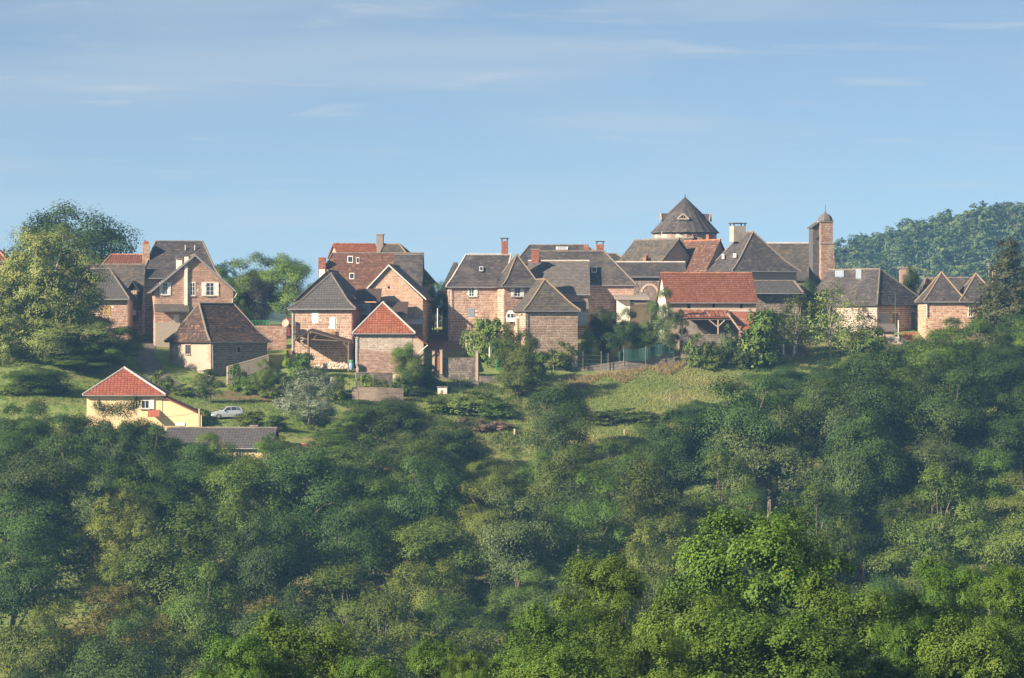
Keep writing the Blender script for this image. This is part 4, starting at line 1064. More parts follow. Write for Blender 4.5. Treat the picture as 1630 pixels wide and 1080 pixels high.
# ------------------------------------------------------------------ garden walls, fences, small things
def wall_run(name, label, pts, hpx, mat, th=.35, stone=None, cat='wall', bw=.5, bh=.28):
    """a free-standing wall along (px, py of its foot, Y); hpx = height in photo px; built as coursed stones on a core"""
    A = P(*pts[0]); root = empty(name, A); tag(root, label, cat)
    core = MB(); st = MB(); cp = MB(); rg = random.Random(len(label))
    for i, (p, q) in enumerate(zip(pts, pts[1:])):
        a = P(*p) - A; c = P(*q) - A; d = (c - a); d.z = 0; d.normalize(); n = Vector((d.y, -d.x, 0))
        ha = hpx[i] / KF * p[2]; hc = hpx[i + 1] / KF * q[2]; dn = Vector((0, 0, 1.2))
        core.prism([a - dn, c - dn, c + Vector((0, 0, hc)), a + Vector((0, 0, ha))], -n * th)
        tile_poly(st, [a - Vector((0, 0, .6)) + n * .0, c - Vector((0, 0, .6)), c + Vector((0, 0, hc)), a + Vector((0, 0, ha))], bw, bh, .05, .05, .4, 0, rg, vj=.25)
        m = max(1, int((c - a).length / .9))
        for k in range(m):
            u0, u1 = a.lerp(c, k / m), a.lerp(c, (k + .96) / m)
            z0 = ha + (hc - ha) * k / m; z1 = ha + (hc - ha) * (k + 1) / m
            cp.prism([u0 + n * .06 + Vector((0, 0, z0 + .004)), u1 + n * .06 + Vector((0, 0, z1 + .004)), u1 + n * .06 + Vector((0, 0, z1 + .1)), u0 + n * .06 + Vector((0, 0, z0 + .1))], -n * (th + .12), rg.random())
    core.build('wall_core', M[mat], root)
    st.build('masonry', M[stone or mat], root, kind='stuff'); cp.build('coping', M[stone or mat], root, kind='stuff')
    return root
wall_run('retaining_wall', 'long grey retaining wall sloping along the top of the meadow', [(852, 606, 444.5), (925, 600, 445.5), (1000, 589, 447), (1074, 577, 449)], [2, 14, 14, 12], 'concrete', stone='concrete', bw=1.1, bh=.4)
wall_run('retaining_wall', 'stained concrete retaining wall under the small brick barn', [(560, 647, 428), (600, 648, 428), (642, 647, 428.6)], [29, 30, 27], 'stained_wall', stone='stained_wall', bw=3.2, bh=1.1)
wall_run('garden_wall', 'upper terrace wall of dark stones below the brick barn', [(566, 613, 436), (625, 612, 437)], [19, 17], 'stone_grey', stone='stone_grey')
wall_run('garden_wall', 'tall old stone garden wall between two reddish gate pillars', [(694, 613, 441), (757, 613, 441.5)], [42, 42], 'concrete', stone='stone_grey')
wall_run('garden_wall', 'low dark wall at the foot of the garden above the bright hillside scrub', [(640, 630, 437.5), (700, 626, 438), (762, 622, 438.5)], [12, 13, 14], 'stone_grey', stone='stone_grey')
wall_run('garden_wall', 'short stone wall with a dark hole left of the slender tree', [(764, 612, 440), (800, 612, 440.5)], [12, 12], 'stone_grey', stone='stone_grey')
wall_run('boundary_wall', 'shaded reddish stone wall between the old barn and block house', [(402, 575, 458), (456, 572, 458)], [55, 52], 'stone_red', stone='stone_red')
wall_run('retaining_wall', 'whitewashed ramp wall beside the old barn', [(362, 597, 432), (395, 590, 433), (428, 580, 434)], [12, 14, 14], 'plaster_grey', stone='plaster_grey', bw=3.0, bh=2.0)  # grey instead of white: the shade on this wall is in its colour
wall_run('yard_wall', 'pale yard wall behind the bright garden shrubs below the central house', [(741, 547, 452), (770, 560, 451), (800, 566, 450)], [22, 20, 14], 'block_grey', stone='block_grey')
wall_run('yard_wall', 'rough stone bank wall under the open rusty lean-to', [(1082, 556, 449.2), (1165, 553, 449.6)], [22, 20], 'stone_grey', stone='stone_grey')
# gate pillars
pr = None
for x, y0, y1, l in ((690, 560, 592, 'left pale gate pillar of the tall garden wall'), (702, 558, 590, 'right pale gate pillar with rusty gate beside the tall garden wall'), (759, 559, 615, 'narrow pale pillar at the far end of the tall garden wall')):
    b = MB(); p = P(x - 2, y1, 440.6); q = P(x + 2, y0, 440.6); b.box(-.17, 0, -.5, .17, .35, q.z - p.z)
    o = b.build('gate_pillar', M['plaster_beige'], None, label=l, cat='pillar', group='pillars of the garden wall'); o.location = (P(x, y1, 440.6))
    c = MB(); c.box(-.22, -.05, q.z - p.z + .003, .22, .4, q.z - p.z + .1); c.build('pillar_cap', M['concrete'], o)
gt = MB()
p = P(692.5, 590, 440.8); q = P(699.5, 560, 440.8)
for i in range(5):
    x = p.x + (q.x - p.x) * i / 5; gt.box(x + .01, 440.8, p.z, x + (q.x - p.x) / 5 - .01, 440.85, q.z - .15 * abs(i - 2))
gt.build('garden_gate', M['brick'], None, label='small rust-red board gate between two pale pillars', cat='gate')
# posts
def post(px, y0, y1, Y, r, mat, label, group, name='fence_post'):
    b = MB(); h = (y1 - y0) / KF * Y; b.tube([(0, 0, -.6), (0, 0, h * .5), (0.01, 0, h)], [r, r * .95, r * .85], 6)
    o = b.build(name, M[mat], None, label=label, cat='post', group=group); o.location = P(px, y1, Y); return o
for i, (px, y0, y1, Y) in enumerate([(868, 572, 606, 444.2), (881, 566, 604, 444.3), (898, 567, 602, 444.6), (912, 568, 600, 444.8), (928, 560, 594, 445.2), (957, 559, 592, 445.6), (968, 562, 590, 446)]):
    post(px, y0, y1, Y, .035, 'concrete', 'thin pale fence post on the sloping retaining wall, %s from the hip-roofed outbuilding' % ['first', 'second', 'third', 'fourth', 'fifth', 'sixth', 'seventh'][i], 'wire fence posts on the retaining wall')
b = MB()
for y in (3.0, 2.2, 1.5): b.tube([P(868, 604, 444.2) + Vector((0, 0, y * .8)), P(898, 602, 444.6) + Vector((0, 0, y * .8)), P(928, 594, 445.2) + Vector((0, 0, y * .8)), P(968, 590, 446) + Vector((0, 0, y * .62))], .012, 4)
b.build('fence_wire', M['grey_metal'], None, label='thin wire strands strung along the retaining wall posts', cat='wire')
for px, y0, y1, Y, r, mt, l in ((819.5, 683, 702, 414, .17, 'wood_pale', 'stout pale wooden post on the dry slope left of the dark oak'), (994, 684, 697, 414, .12, 'wood_pale', 'pale wooden post at the foot of the meadow'),
                                (1247, 546, 558, 452, .13, 'white', 'short white post at the top edge of the meadow'), (1264.5, 550, 557, 452, .12, 'white', 'stubby white post beside the pale fruit tree'),
                                (713, 596, 612, 437, .03, 'pale_pipe', 'thin pale stake before the tall garden wall'), (731.5, 598, 613, 437, .03, 'pale_pipe', 'second thin stake before the tall garden wall'),
                                (696.5, 491, 522, 454, .07, 'white', 'slim white post in the shaded yard beside the central house'),
                                (779.5, 545, 564, 446, .12, 'white_wall', 'pale leaning stake in the garden below the central house'), (783, 545, 566, 446, .05, 'green_plastic', 'green plastic stake beside the pale leaning stake'),
                                (790, 568, 584, 443, .08, 'green_plastic', 'green stake at the corner of the earth bank'), (1425, 467, 540, 461, .03, 'green_plastic', 'tall thin green pole before the great slate barn'),
                                (1100, 577, 586, 448, .08, 'wood_pale', 'short leaning wooden stake on the meadow edge'), (317.5, 651, 700, 396, .17, 'wood_pale', 'wooden utility pole at the corner of the cream bungalow'),
                                (1430, 510, 534, 460.3, .07, 'white', 'white pipe beside the small stone hut')):
    post(px, y0, y1, Y, r, mt, l, None, 'post')
b = MB(); a = P(317.5, 656, 396); c = P(256, 664, 398); b.tube([a, a.lerp(c, .5) - Vector((0, 0, .15)), c], .02, 4); b.build('wire', M['dark_metal'], None, label='thin cable from the utility pole to the cream bungalow', cat='cable')
b = MB(); pts = [P(560, 668, 409), P(700, 678, 409), P(850, 676, 409), P(1000, 664, 409), P(1120, 652, 409)]; b.tube(pts, .02, 4); b.build('wire', M['dark_metal'], None, label='thin power cable hanging across the foot of the meadow', cat='cable')
for i, (px, y0, y1) in enumerate([(541, 614, 642), (545, 612, 640), (549, 616, 641), (556, 606, 640), (566, 606, 632), (594, 601, 618), (612, 604, 618)]):
    post(px, y0, y1, 428 + i * .9, .05, 'wood', 'grey vegetable garden stake below the brick barn, %s in its row' % ['first', 'second', 'third', 'fourth', 'fifth', 'sixth', 'last'][i], 'vegetable garden stakes', 'garden_stake')
# green screen fence
gf = empty('screen_fence', P(985, 578, 447)); tag(gf, 'green windbreak netting on posts along the retaining wall', 'fence')
segs = [(985, 574, 560, 446.6), (993, 575, 556, 446.8), (1028, 575, 553, 447.4), (1050, 564, 548, 448), (1072, 562, 546, 448.6)]
for i, (a, c) in enumerate(zip(segs, segs[1:])):
    b = MB(); p0, p1 = P(a[0], a[1], a[3]), P(c[0], c[1], c[3]); t0, t1 = P(a[0], a[2], a[3]), P(c[0], c[2], c[3]); n = 6
    for k in range(n):
        s0, s1 = k / n, (k + 1) / n; sg = lambda s: Vector((0, -.12 * math.sin(s * 3.14159 * 2), -.14 * math.sin(s * 3.14159)))
        b.prism([p0.lerp(p1, s0) + sg(s0) * .4 - gf.location, p0.lerp(p1, s1) + sg(s1) * .4 - gf.location, t0.lerp(t1, s1) + sg(s1) - gf.location, t0.lerp(t1, s0) + sg(s0) - gf.location], (0, .02, 0), .5)
    b.build('netting', M['green_mesh'], gf)
for x, y1, y0, Y in segs[1:]:
    b = MB(); b.tube([P(x, y1 + 8, Y) - gf.location, P(x, y0 - 3, Y) - gf.location], .035, 5); b.build('post', M['green_mesh'] if x > 1040 else M['concrete'], gf)
# green railing on the shaded wall
rf_ = empty('railing', P(402, 520, 458)); tag(rf_, 'green mesh railing on top of the shaded boundary wall', 'railing')
b = MB()
for i in range(14):
    x = 400 + i * 2.2; b.tube([P(x, 521, 458.2) - rf_.location, P(x, 510, 458.2) - rf_.location], .025, 4)
for y in (511, 520): b.tube([P(400, y, 458.2) - rf_.location, P(429, y, 458.2) - rf_.location], .03, 4)
b.build('mesh_panel', M['green_plastic'], rf_)
# timber shelter in front of the block house
ts = empty('timber_shelter', P(512, 585, 441)); tag(ts, 'open timber shelter with dark roof in front of the block house', 'shed')
T = lambda x, y, Y: P(x, y, Y) - ts.location
b = MB(); ridge_f, ridge_b = T(492, 525, 440), T(497, 523, 445.5)
l_f, l_b = T(469, 542, 440), T(474, 540, 445.5); r_f, r_b = T(559, 544, 440), T(561, 541, 445.5); up = Vector((0, 0, .12))
b.prism([l_f, ridge_f, ridge_b, l_b][::-1], up * -1, .3); b.prism([ridge_f, r_f, r_b, ridge_b][::-1], up * -1, .3); b.build('roof', M['tile_dark'], ts)
for nm, pts, r in (('post', [(491, 527, 440.2), (491, 590, 440.2)], .16), ('post', [(555, 545, 440.2), (555, 592, 440.2)], .13), ('rafter', [(469, 543, 440.1), (491, 527.5, 440.1)], .11), ('rafter', [(492, 527.5, 440.1), (558, 545.5, 440.1)], .12),
                   ('tie_beam', [(478, 540, 440.3), (556, 544, 440.3)], .10), ('brace', [(473, 542, 440.5), (490, 556, 440.3)], .08), ('brace', [(545, 543, 440.3), (554, 554, 440.25)], .08), ('brace', [(497, 543, 440.5), (507, 529, 440.4)], .06)):
    b = MB(); b.tube([T(*p) for p in pts], r, 6); b.build(nm, M['wood'], ts)
# firewood under it: single logs, ends to the viewer
rgl = random.Random(11); lg = MB(); wpz = 0; lg.tube([(0, 0, 0), (0, .9, 0)], 1.0, 7); lgm = [None, None]
for k, mt in enumerate(('wood_pale', 'white_wall')):
    me = bpy.data.meshes.new('log'); me.from_pydata(lg.v, [], lg.f); me.materials.append(M[mt]); lgm[k] = me
wp = empty('firewood_stack', P(497, 587, 441.5)); wp.location.z = max(wp.location.z, ground(wp.location.x + 2.3, 441.5) - .05); tag(wp, 'stacked pale firewood logs under the timber shelter', 'firewood')
for r_ in range(6):
    for c_ in range(24):
        if r_ > 4 - abs(c_ - 15) * .12 + rgl.random(): continue
        o = bpy.data.objects.new('log', lgm[rgl.random() < .65]); o.parent = wp; rr = rgl.uniform(.08, .11)
        o.location = (.1 + c_ * .2 + (r_ % 2) * .1, rgl.uniform(0, .12), .08 + r_ * .165); o.scale = (rr, 1, rr); COL.objects.link(o)
# rain barrel
rb = empty('rain_barrel', P(559.5, 589, 439)); tag(rb, 'blue rain barrel with green lid between shelter and brick barn', 'barrel')
b = MB(); b.lathe((0, 0, 0), [(.24, 0), (.29, .2), (.31, .5), (.29, .85), (.27, .95)], 12); b.build('drum', M['blue_plastic'], rb, smooth=False)
b = MB(); b.lathe((0, 0, .953), [(.31, 0), (.32, .12), (.28, .3), (.05, .34)], 12); b.build('lid', M['green_plastic'], rb)
# white hut in the garden
wh = empty('garden_hut', P(704, 627, 434)); tag(wh, 'tiny white garden hut with dark doorway on the low wall', 'hut')
b = MB(); b.box(-.6, 0, -.8, .6, 1, .82); b.build('wall', M['white_wall'], wh)
b = MB(); b.box(-.72, -.12, .824, .72, 1.1, .93); b.build('roof', M['concrete'], wh)
b = MB(); b.box(-.22, -.03, -.1, .1, -.003, .45); b.build('door', M['brick'], wh)
gs = empty('compost_bin', P(530, 613, 433)); tag(gs, 'pale grey square compost bin at the garden edge below the shelter', 'bin')
b = MB(); b.box(-.35, 0, -.3, .35, .7, .95); b.build('bin', M['pale_pipe'], gs); b = MB(); b.box(-.38, -.03, .953, .38, .73, 1.02); b.build('lid', M['grey_metal'], gs)
# caravan by the outbuilding
cv = empty('caravan', P(812, 516, 453)); tag(cv, 'white caravan with dark windows half hidden beside the hip-roofed outbuilding', 'caravan')
b = MB(); pr_ = [(-.5, .3), (.9, .3), (.9, 1.5), (.75, 1.75), (-.1, 1.8), (-.4, 1.6), (-.56, 1.0)]
b.prism([Vector((x, 0, z)) for x, z in pr_], (0, 2.1, 0)); b.build('body', M['white'], cv)
for x0, x1 in ((-.38, -.05), (.1, .45), (.55, .82)):
    w_ = MB(); w_.box(x0, -.03, .85, x1, -.003, 1.35); w_.build('window', M['pane'], cv)
w_ = MB(); w_.lathe((0, 0, 0), [(.28, -.09), (.28, .09)], 12); w_ = w_.build('wheel', M['rubber'], cv); w_.rotation_euler = (R(90), 0, 0); w_.location = (.2, .1, .25)
# flower tubs and low shrubs are planted with the trees
# ------------------------------------------------------------------ silver hatchback parked on the grass
car = empty('parked_car', (P(362, 664, 409))); car.location.z = ground(car.location.x, car.location.y) + .02
car.rotation_euler = (0, 0, R(14)); tag(car, 'silver grey hatchback parked on the grass beside the topiary tree', 'car')
# lofted side profile: x along the car (nose at -x), (z_sill, z_belt, z_roof, half width at belt, half width at roof)
st_ = [(-1.85, .38, .62, .62, .62, .60), (-1.78, .26, .70, .70, .74, .70), (-1.45, .22, .80, .80, .80, .76), (-.95, .20, .90, .91, .82, .74), (-.80, .20, .92, .96, .82, .74), (-.15, .20, .94, 1.38, .83, .60),
       (.35, .20, .95, 1.45, .83, .61), (1.0, .20, .96, 1.43, .83, .60), (1.45, .22, .98, 1.34, .82, .58), (1.72, .26, .98, 1.02, .78, .70), (1.84, .34, .88, .90, .72, .68)]
b = MB(); rings = []
for x, z0, zb, zr, wb, wr in st_:
    rings.append([Vector((x, -wb * .92, z0)), Vector((x, -wb, (z0 + zb) / 2)), Vector((x, -wb * .98, zb)), Vector((x, -wr, zr)), Vector((x, wr, zr)), Vector((x, wb * .98, zb)), Vector((x, wb, (z0 + zb) / 2)), Vector((x, wb * .92, z0))])
for a, c in zip(rings, rings[1:]):
    for k in range(8): b.poly((a[k], a[(k + 1) % 8], c[(k + 1) % 8], c[k])[::-1])
b.poly(rings[0]); b.poly(rings[-1][::-1]); body = b.build('body', M['car_paint'], car)
def cglass(name, pts, off, mat='pane', par=None):
    n = (Vector(pts[1]) - Vector(pts[0])).cross(Vector(pts[2]) - Vector(pts[0])).normalized()
    if n.dot(Vector(off)) < 0: n = -n
    g = MB(); g.prism([Vector(p) + n * .004 for p in pts], n * .012); return g.build(name, M[mat], par or body)
def lerp3(a, c, t): return Vector(a).lerp(Vector(c), t)
def sidept(x, t, sgn):
    xs_ = [s[0] for s in st_]; f = lambda i: float(np.interp(x, xs_, [s[i] for s in st_]))
    return Vector((x, sgn * (f(4) * .98 + (f(5) - f(4) * .98) * t), f(2) + (f(3) - f(2)) * t))
for sg in (-1, 1):
    for x0, x1, xa0, xa1 in ((-.58, .28, -.18, .28), (.36, 1.02, .36, .98), (1.08, 1.5, 1.04, 1.30)):
        cglass('side_window', [sidept(x0, .08, sg), sidept(x1, .08, sg), sidept(xa1, .88, sg), sidept(xa0, .88, sg)], (0, sg, .3))
cglass('windscreen', [(-.76, -.66, .985), (-.76, .66, .985), (-.2, .54, 1.345), (-.2, -.54, 1.345)], (-1, 0, 1))
cglass('rear_window', [(1.69, -.6, 1.06), (1.69, .6, 1.06), (1.48, .5, 1.30), (1.48, -.5, 1.30)], (1, 0, .5))
for sg in (-1, 1):
    h_ = MB(); h_.box(-1.815, sg * .62 - .14, .56, -1.70, sg * .62 + .14, .70); h_.build('headlight', M['pane_pale'], car)
    h_ = MB(); h_.box(1.74, sg * .62 - .10, .66, 1.845, sg * .62 + .10, .92); h_.build('tail_light', M['red_paint'], car)
    h_ = MB(); h_.box(-.62, sg * .9 - .08, .93, -.48, sg * .9 + .08, 1.05); h_.build('mirror', M['car_paint'], car)
h_ = MB(); h_.box(-1.90, -.70, .30, -1.80, .70, .46); h_.build('bumper', M['car_paint'], car); h_ = MB(); h_.box(1.80, -.68, .32, 1.90, .68, .48); h_.build('bumper', M['car_paint'], car)
h_ = MB(); h_.box(-1.86, -.34, .50, -1.80, .34, .60); h_.build('grille', M['dark_metal'], car)
h_ = MB(); h_.box(-1.915, -.26, .34, -1.903, .26, .44); h_.build('number_plate', M['white'], car)
for x in (-1.20, 1.18):
    for sg in (-1, 1):
        w_ = empty('wheel', (x, sg * .74, .29)); w_.parent = car; w_.rotation_euler = (R(90), 0, 0)
        t_ = MB(); t_.lathe((0, 0, 0), [(.22, -.09), (.29, -.075), (.30, 0), (.29, .075), (.22, .09)], 16); t_.build('tyre', M['rubber'], w_)
        t_ = MB(); t_.lathe((0, 0, 0), [(.20, -.10), (.21, -.05), (.21, .05), (.20, .10)], 12); t_.build('rim', M['grey_metal'], w_)
# ------------------------------------------------------------------ trees: a few kinds built once, then copied
def leaf_quads(rng, cen, nrm, size, aspect=.62):
    n = len(cen)
    nrm = nrm / (np.linalg.norm(nrm, axis=1, keepdims=True) + 1e-6)
    r = rng.normal(size=(n, 3)); u = np.cross(nrm, r); u /= (np.linalg.norm(u, axis=1, keepdims=True) + 1e-6); w = np.cross(nrm, u)
    s = (size * rng.uniform(.65, 1.3, n))[:, None]
    bend = nrm * s * .12
    v = np.empty((n, 4, 3)); v[:, 0] = cen - u * s * .5; v[:, 1] = cen + w * s * aspect * .5 + bend; v[:, 2] = cen + u * s * .5; v[:, 3] = cen - w * s * aspect * .5 + bend
    return v.reshape(-1, 3)

def crown_points(seed, h, w, cb, nl, ns, nm, leaf, env='round', spread=.27, lobe=(.24, .40), shoot=0.0, upb=.35):
    rng = np.random.default_rng(seed)
    Rr = w / 2; z0 = h * cb; z1 = h; cz = (z0 + z1) / 2; H = (z1 - z0) / 2
    d = rng.normal(size=(nl * 3, 3)); d /= np.linalg.norm(d, axis=1, keepdims=True)
    d = d[d[:, 2] > -.9][:nl]; nl = len(d)
    rad = rng.uniform(.62, .92, nl)
    inner = rng.random(nl) < .2; rad[inner] *= .4
    lr = rng.uniform(lobe[0], lobe[1], nl) * Rr; lr[inner] *= 1.35
    c = d * rad[:, None] * np.array([Rr, Rr, H])
    zn = c[:, 2] / H
    if env == 'ovate': k = np.clip(1.05 - .55 * np.maximum(zn, 0) ** 1.2 - .25 * np.maximum(-zn, 0), .25, 1.1)
    elif env == 'cone': k = np.clip(.95 - .85 * (zn + 1) / 2, .08, 1); lr = lr * (.45 + .75 * k)
    elif env == 'column': k = np.clip(1.0 - .35 * np.abs(zn) ** 3, .4, 1)
    elif env == 'dome': k = np.clip(1.05 - .25 * np.maximum(zn, 0) - .3 * np.maximum(-zn, 0) ** 1.5, .5, 1.1)
    else: k = np.where(zn < 0, 1 - .3 * zn ** 2, 1.0)
    c[:, :2] *= k[:, None]; c[:, 2] += cz
    # core lobes so that the crown is closed
    lo_, hi_ = (c[:, 2] - lr * .8).min(), (c[:, 2] + lr * .85).max(); c[:, 2] = z0 + (c[:, 2] - lo_) * (h - z0) / (hi_ - lo_)
    c[:, 2] = np.clip(c[:, 2], z0 + lr * .55, None)
    lim = np.minimum(lr, np.maximum(h - c[:, 2], .3) * .95); lr = np.maximum(lim, lr * .45)
    sd = rng.normal(size=(nl, ns, 3)); sd /= np.linalg.norm(sd, axis=2, keepdims=True)
    sd[..., 2] = np.where(sd[..., 2] < -.15, -sd[..., 2], sd[..., 2])
    sp = c[:, None] + sd * (lr[:, None, None] * rng.uniform(.84, 1.05, (nl, ns, 1))) * np.array([1, 1, .85])
    tone_l = rng.uniform(-.16, .16, (nl, 1, 1)); tone_s = rng.uniform(-.15, .15, (nl, ns, 1))
    sig = lr[:, None, None, None] * spread
    off = rng.normal(size=(nl, ns, nm, 3)) * sig * np.array([1, 1, .6])
    if shoot:
        sl = np.abs(rng.normal(size=(nl, ns, nm, 1))) * shoot * (rng.random((nl, ns, 1, 1)) < .45)
        dirs = sd[:, :, None] * .6 + np.array([0, 0, .8]); off = off * (1 - .55 * (sl > .05)) + dirs * sl
    p = sp[:, :, None] + off
    cd = (c - np.array([0, 0, cz])) / np.array([Rr, Rr, H]); nr = sd[:, :, None] * .9 + cd[:, None, None] * .5 + np.array([0, 0, upb]) + rng.normal(size=(nl, ns, nm, 3)) * .27
    tn = .5 + tone_l + tone_s + rng.normal(size=(nl, ns, nm)) * .10
    return rng, p.reshape(-1, 3), nr.reshape(-1, 3), np.clip(tn.reshape(-1), 0, 1), c, lr

def limbs(rng, h, cb, c, lr, r0, n=9):
    mb = MB(); rg = random.Random(int(rng.integers(1e6)))
    lean = [Vector((rg.uniform(-.03, .03) * h, rg.uniform(-.03, .03) * h, 0)) for _ in range(2)]
    top = h * (cb + (1 - cb) * .55)
    tp = [Vector((0, 0, -1.2)), Vector((0, 0, h * .02)), lean[0] + Vector((0, 0, top * .5)), lean[0] + lean[1] + Vector((0, 0, top))]
    mb.tube(tp, [r0 * 1.5, r0 * 1.1, r0 * .75, r0 * .25], 7)
    idx = list(range(len(c))); rg.shuffle(idx)
    for i in idx[:n]:
        e = Vector(c[i]); zb = rg.uniform(.35, .8) * top; t = zb / top
        s = Vector((0, 0, 0)).lerp(lean[0], min(1, t * 2)) + (lean[1] * max(0, t * 2 - 1)); s.z = zb
        if e.z < zb: e.z = zb + .3
        m = s.lerp(e, .5) + Vector((rg.uniform(-.3, .3), rg.uniform(-.3, .3), (e.z - s.z) * .12))
        mb.tube([s, m, e], [r0 * .42, r0 * .26, r0 * .09], 5)
        for _ in range(2):
            d = Vector((rg.gauss(0, 1), rg.gauss(0, 1), rg.uniform(0, 1.2))).normalized() * float(lr[i]) * 1.0
            mb.tube([m.lerp(e, .6), e + d], [r0 * .13, r0 * .04], 4)
    return mb

PROTO = {}
def proto(key, seeds, h, w, cb, nl, ns, nm, leaf, env='round', r0=.25, bark='bark', aspect=.62, nlimb=9, **kw):
    PROTO[key] = []
    for sd in seeds:
        rng, p, nr, tn, c, lr = crown_points(sd, h, w, cb, nl, ns, nm, leaf, env, **kw)
        v = leaf_quads(rng, p, nr, leaf, aspect)
        cm = mesh_np('crown', v, 4, tn, M['bark'])
        tb = limbs(rng, h, cb, c, lr, r0, nlimb)
        tm = bpy.data.meshes.new('trunk'); tm.from_pydata(tb.v, [], tb.f); tm.materials.append(M[bark])
        zmax = float(np.percentile(p[:, 2], 99.6)); wx = float(np.percentile(np.abs(p[:, :2]), 99.2)) * 2
        PROTO[key].append((tm, cm, zmax, wx))
proto('oak', (1, 2, 3), 13, 11, .12, 27, 52, 24, .215, 'round', .28, lobe=(.22, .38))
proto('ash', (4, 5, 6), 13, 8.5, .10, 28, 50, 24, .20, 'ovate', .2, aspect=.5, shoot=.3, lobe=(.22, .38))
proto('beech', (7, 8), 13, 10.5, .10, 34, 48, 24, .20, 'dome', .22, aspect=.5, shoot=.2, lobe=(.18, .32))
proto('bush', (9, 10, 11), 3.4, 3.6, .0, 24, 16, 13, .20, 'round', .07, shoot=.10, lobe=(.26, .42), nlimb=6)
proto('willow', (12,), 9, 7.5, .0, 60, 20, 13, .25, 'dome', .2, aspect=.34, shoot=.35, bark='bark_pale', lobe=(.18, .30))
proto('walnut', (13, 14), 19, 19, .0, 150, 26, 16, .34, 'dome', .5, aspect=.5, shoot=.3, bark='bark_pale', lobe=(.12, .22), nlimb=26)
proto('bigoak', (15,), 18, 20, .04, 60, 32, 20, .36, 'dome', .55, lobe=(.17, .28), nlimb=16)
proto('cedar', (16,), 15, 10, .0, 64, 20, 14, .34, 'cone', .3, aspect=.3, shoot=.2, lobe=(.20, .34))
proto('topiary', (17,), 5.5, 4.2, .12, 40, 18, 14, .16, 'column', .12, lobe=(.24, .36))
proto('fruit', (18, 19), 7.5, 7, .08, 34, 14, 9, .26, 'dome', .14, aspect=.45, shoot=.55, bark='bark_pale', lobe=(.16, .28), nlimb=18)
proto('maple', (20, 22), 16, 10, .06, 150, 34, 30, .135, 'round', .26, aspect=.8, shoot=.22, lobe=(.13, .24), nlimb=10)
proto('farpine', (23, 24), 13, 8, .35, 12, 9, 5, 1.05, 'dome', .25, lobe=(.25, .42), nlimb=5)
proto('farleaf', (25, 26), 11, 9, .1, 12, 9, 5, 1.0, 'round', .25, lobe=(.28, .45), nlimb=4)

TREES = []
rt = random.Random(77)
def tree(kind, px, ptop, Y, wpx, leaf, name, label, group=None, cat='tree', base=None, hmax=None, sink=0.0):
    x = (px - 815) / KF * Y; zt = (540 - ptop) / KF * Y
    zb = ground(x, Y) if base is None else (540 - base) / KF * Y
    h = max(zt - zb, .5)
    if hmax and h > hmax: zb = zt - hmax; h = hmax
    if sink: zb -= h * sink; h += h * sink
    i = rt.randrange(len(PROTO[kind])); tm, cm, pz, pw = PROTO[kind][i]
    sx = wpx / KF * Y / pw; sz = h / pz
    root = empty(name, (x, Y, zb), rt.uniform(0, 6.28))
    tag(root, label, cat, group)
    mt = L[leaf]
    for nm, me in (('trunk', tm), ('crown', cm)):
        o = bpy.data.objects.new(nm, me); o.parent = root; o.scale = (sx, sx, sz); COL.objects.link(o)
        if nm == 'crown':
            o.material_slots[0].link = 'OBJECT'; o.material_slots[0].material = mt; o['kind'] = 'stuff'
    TREES.append((root, px, ptop, Y, wpx))
    return root
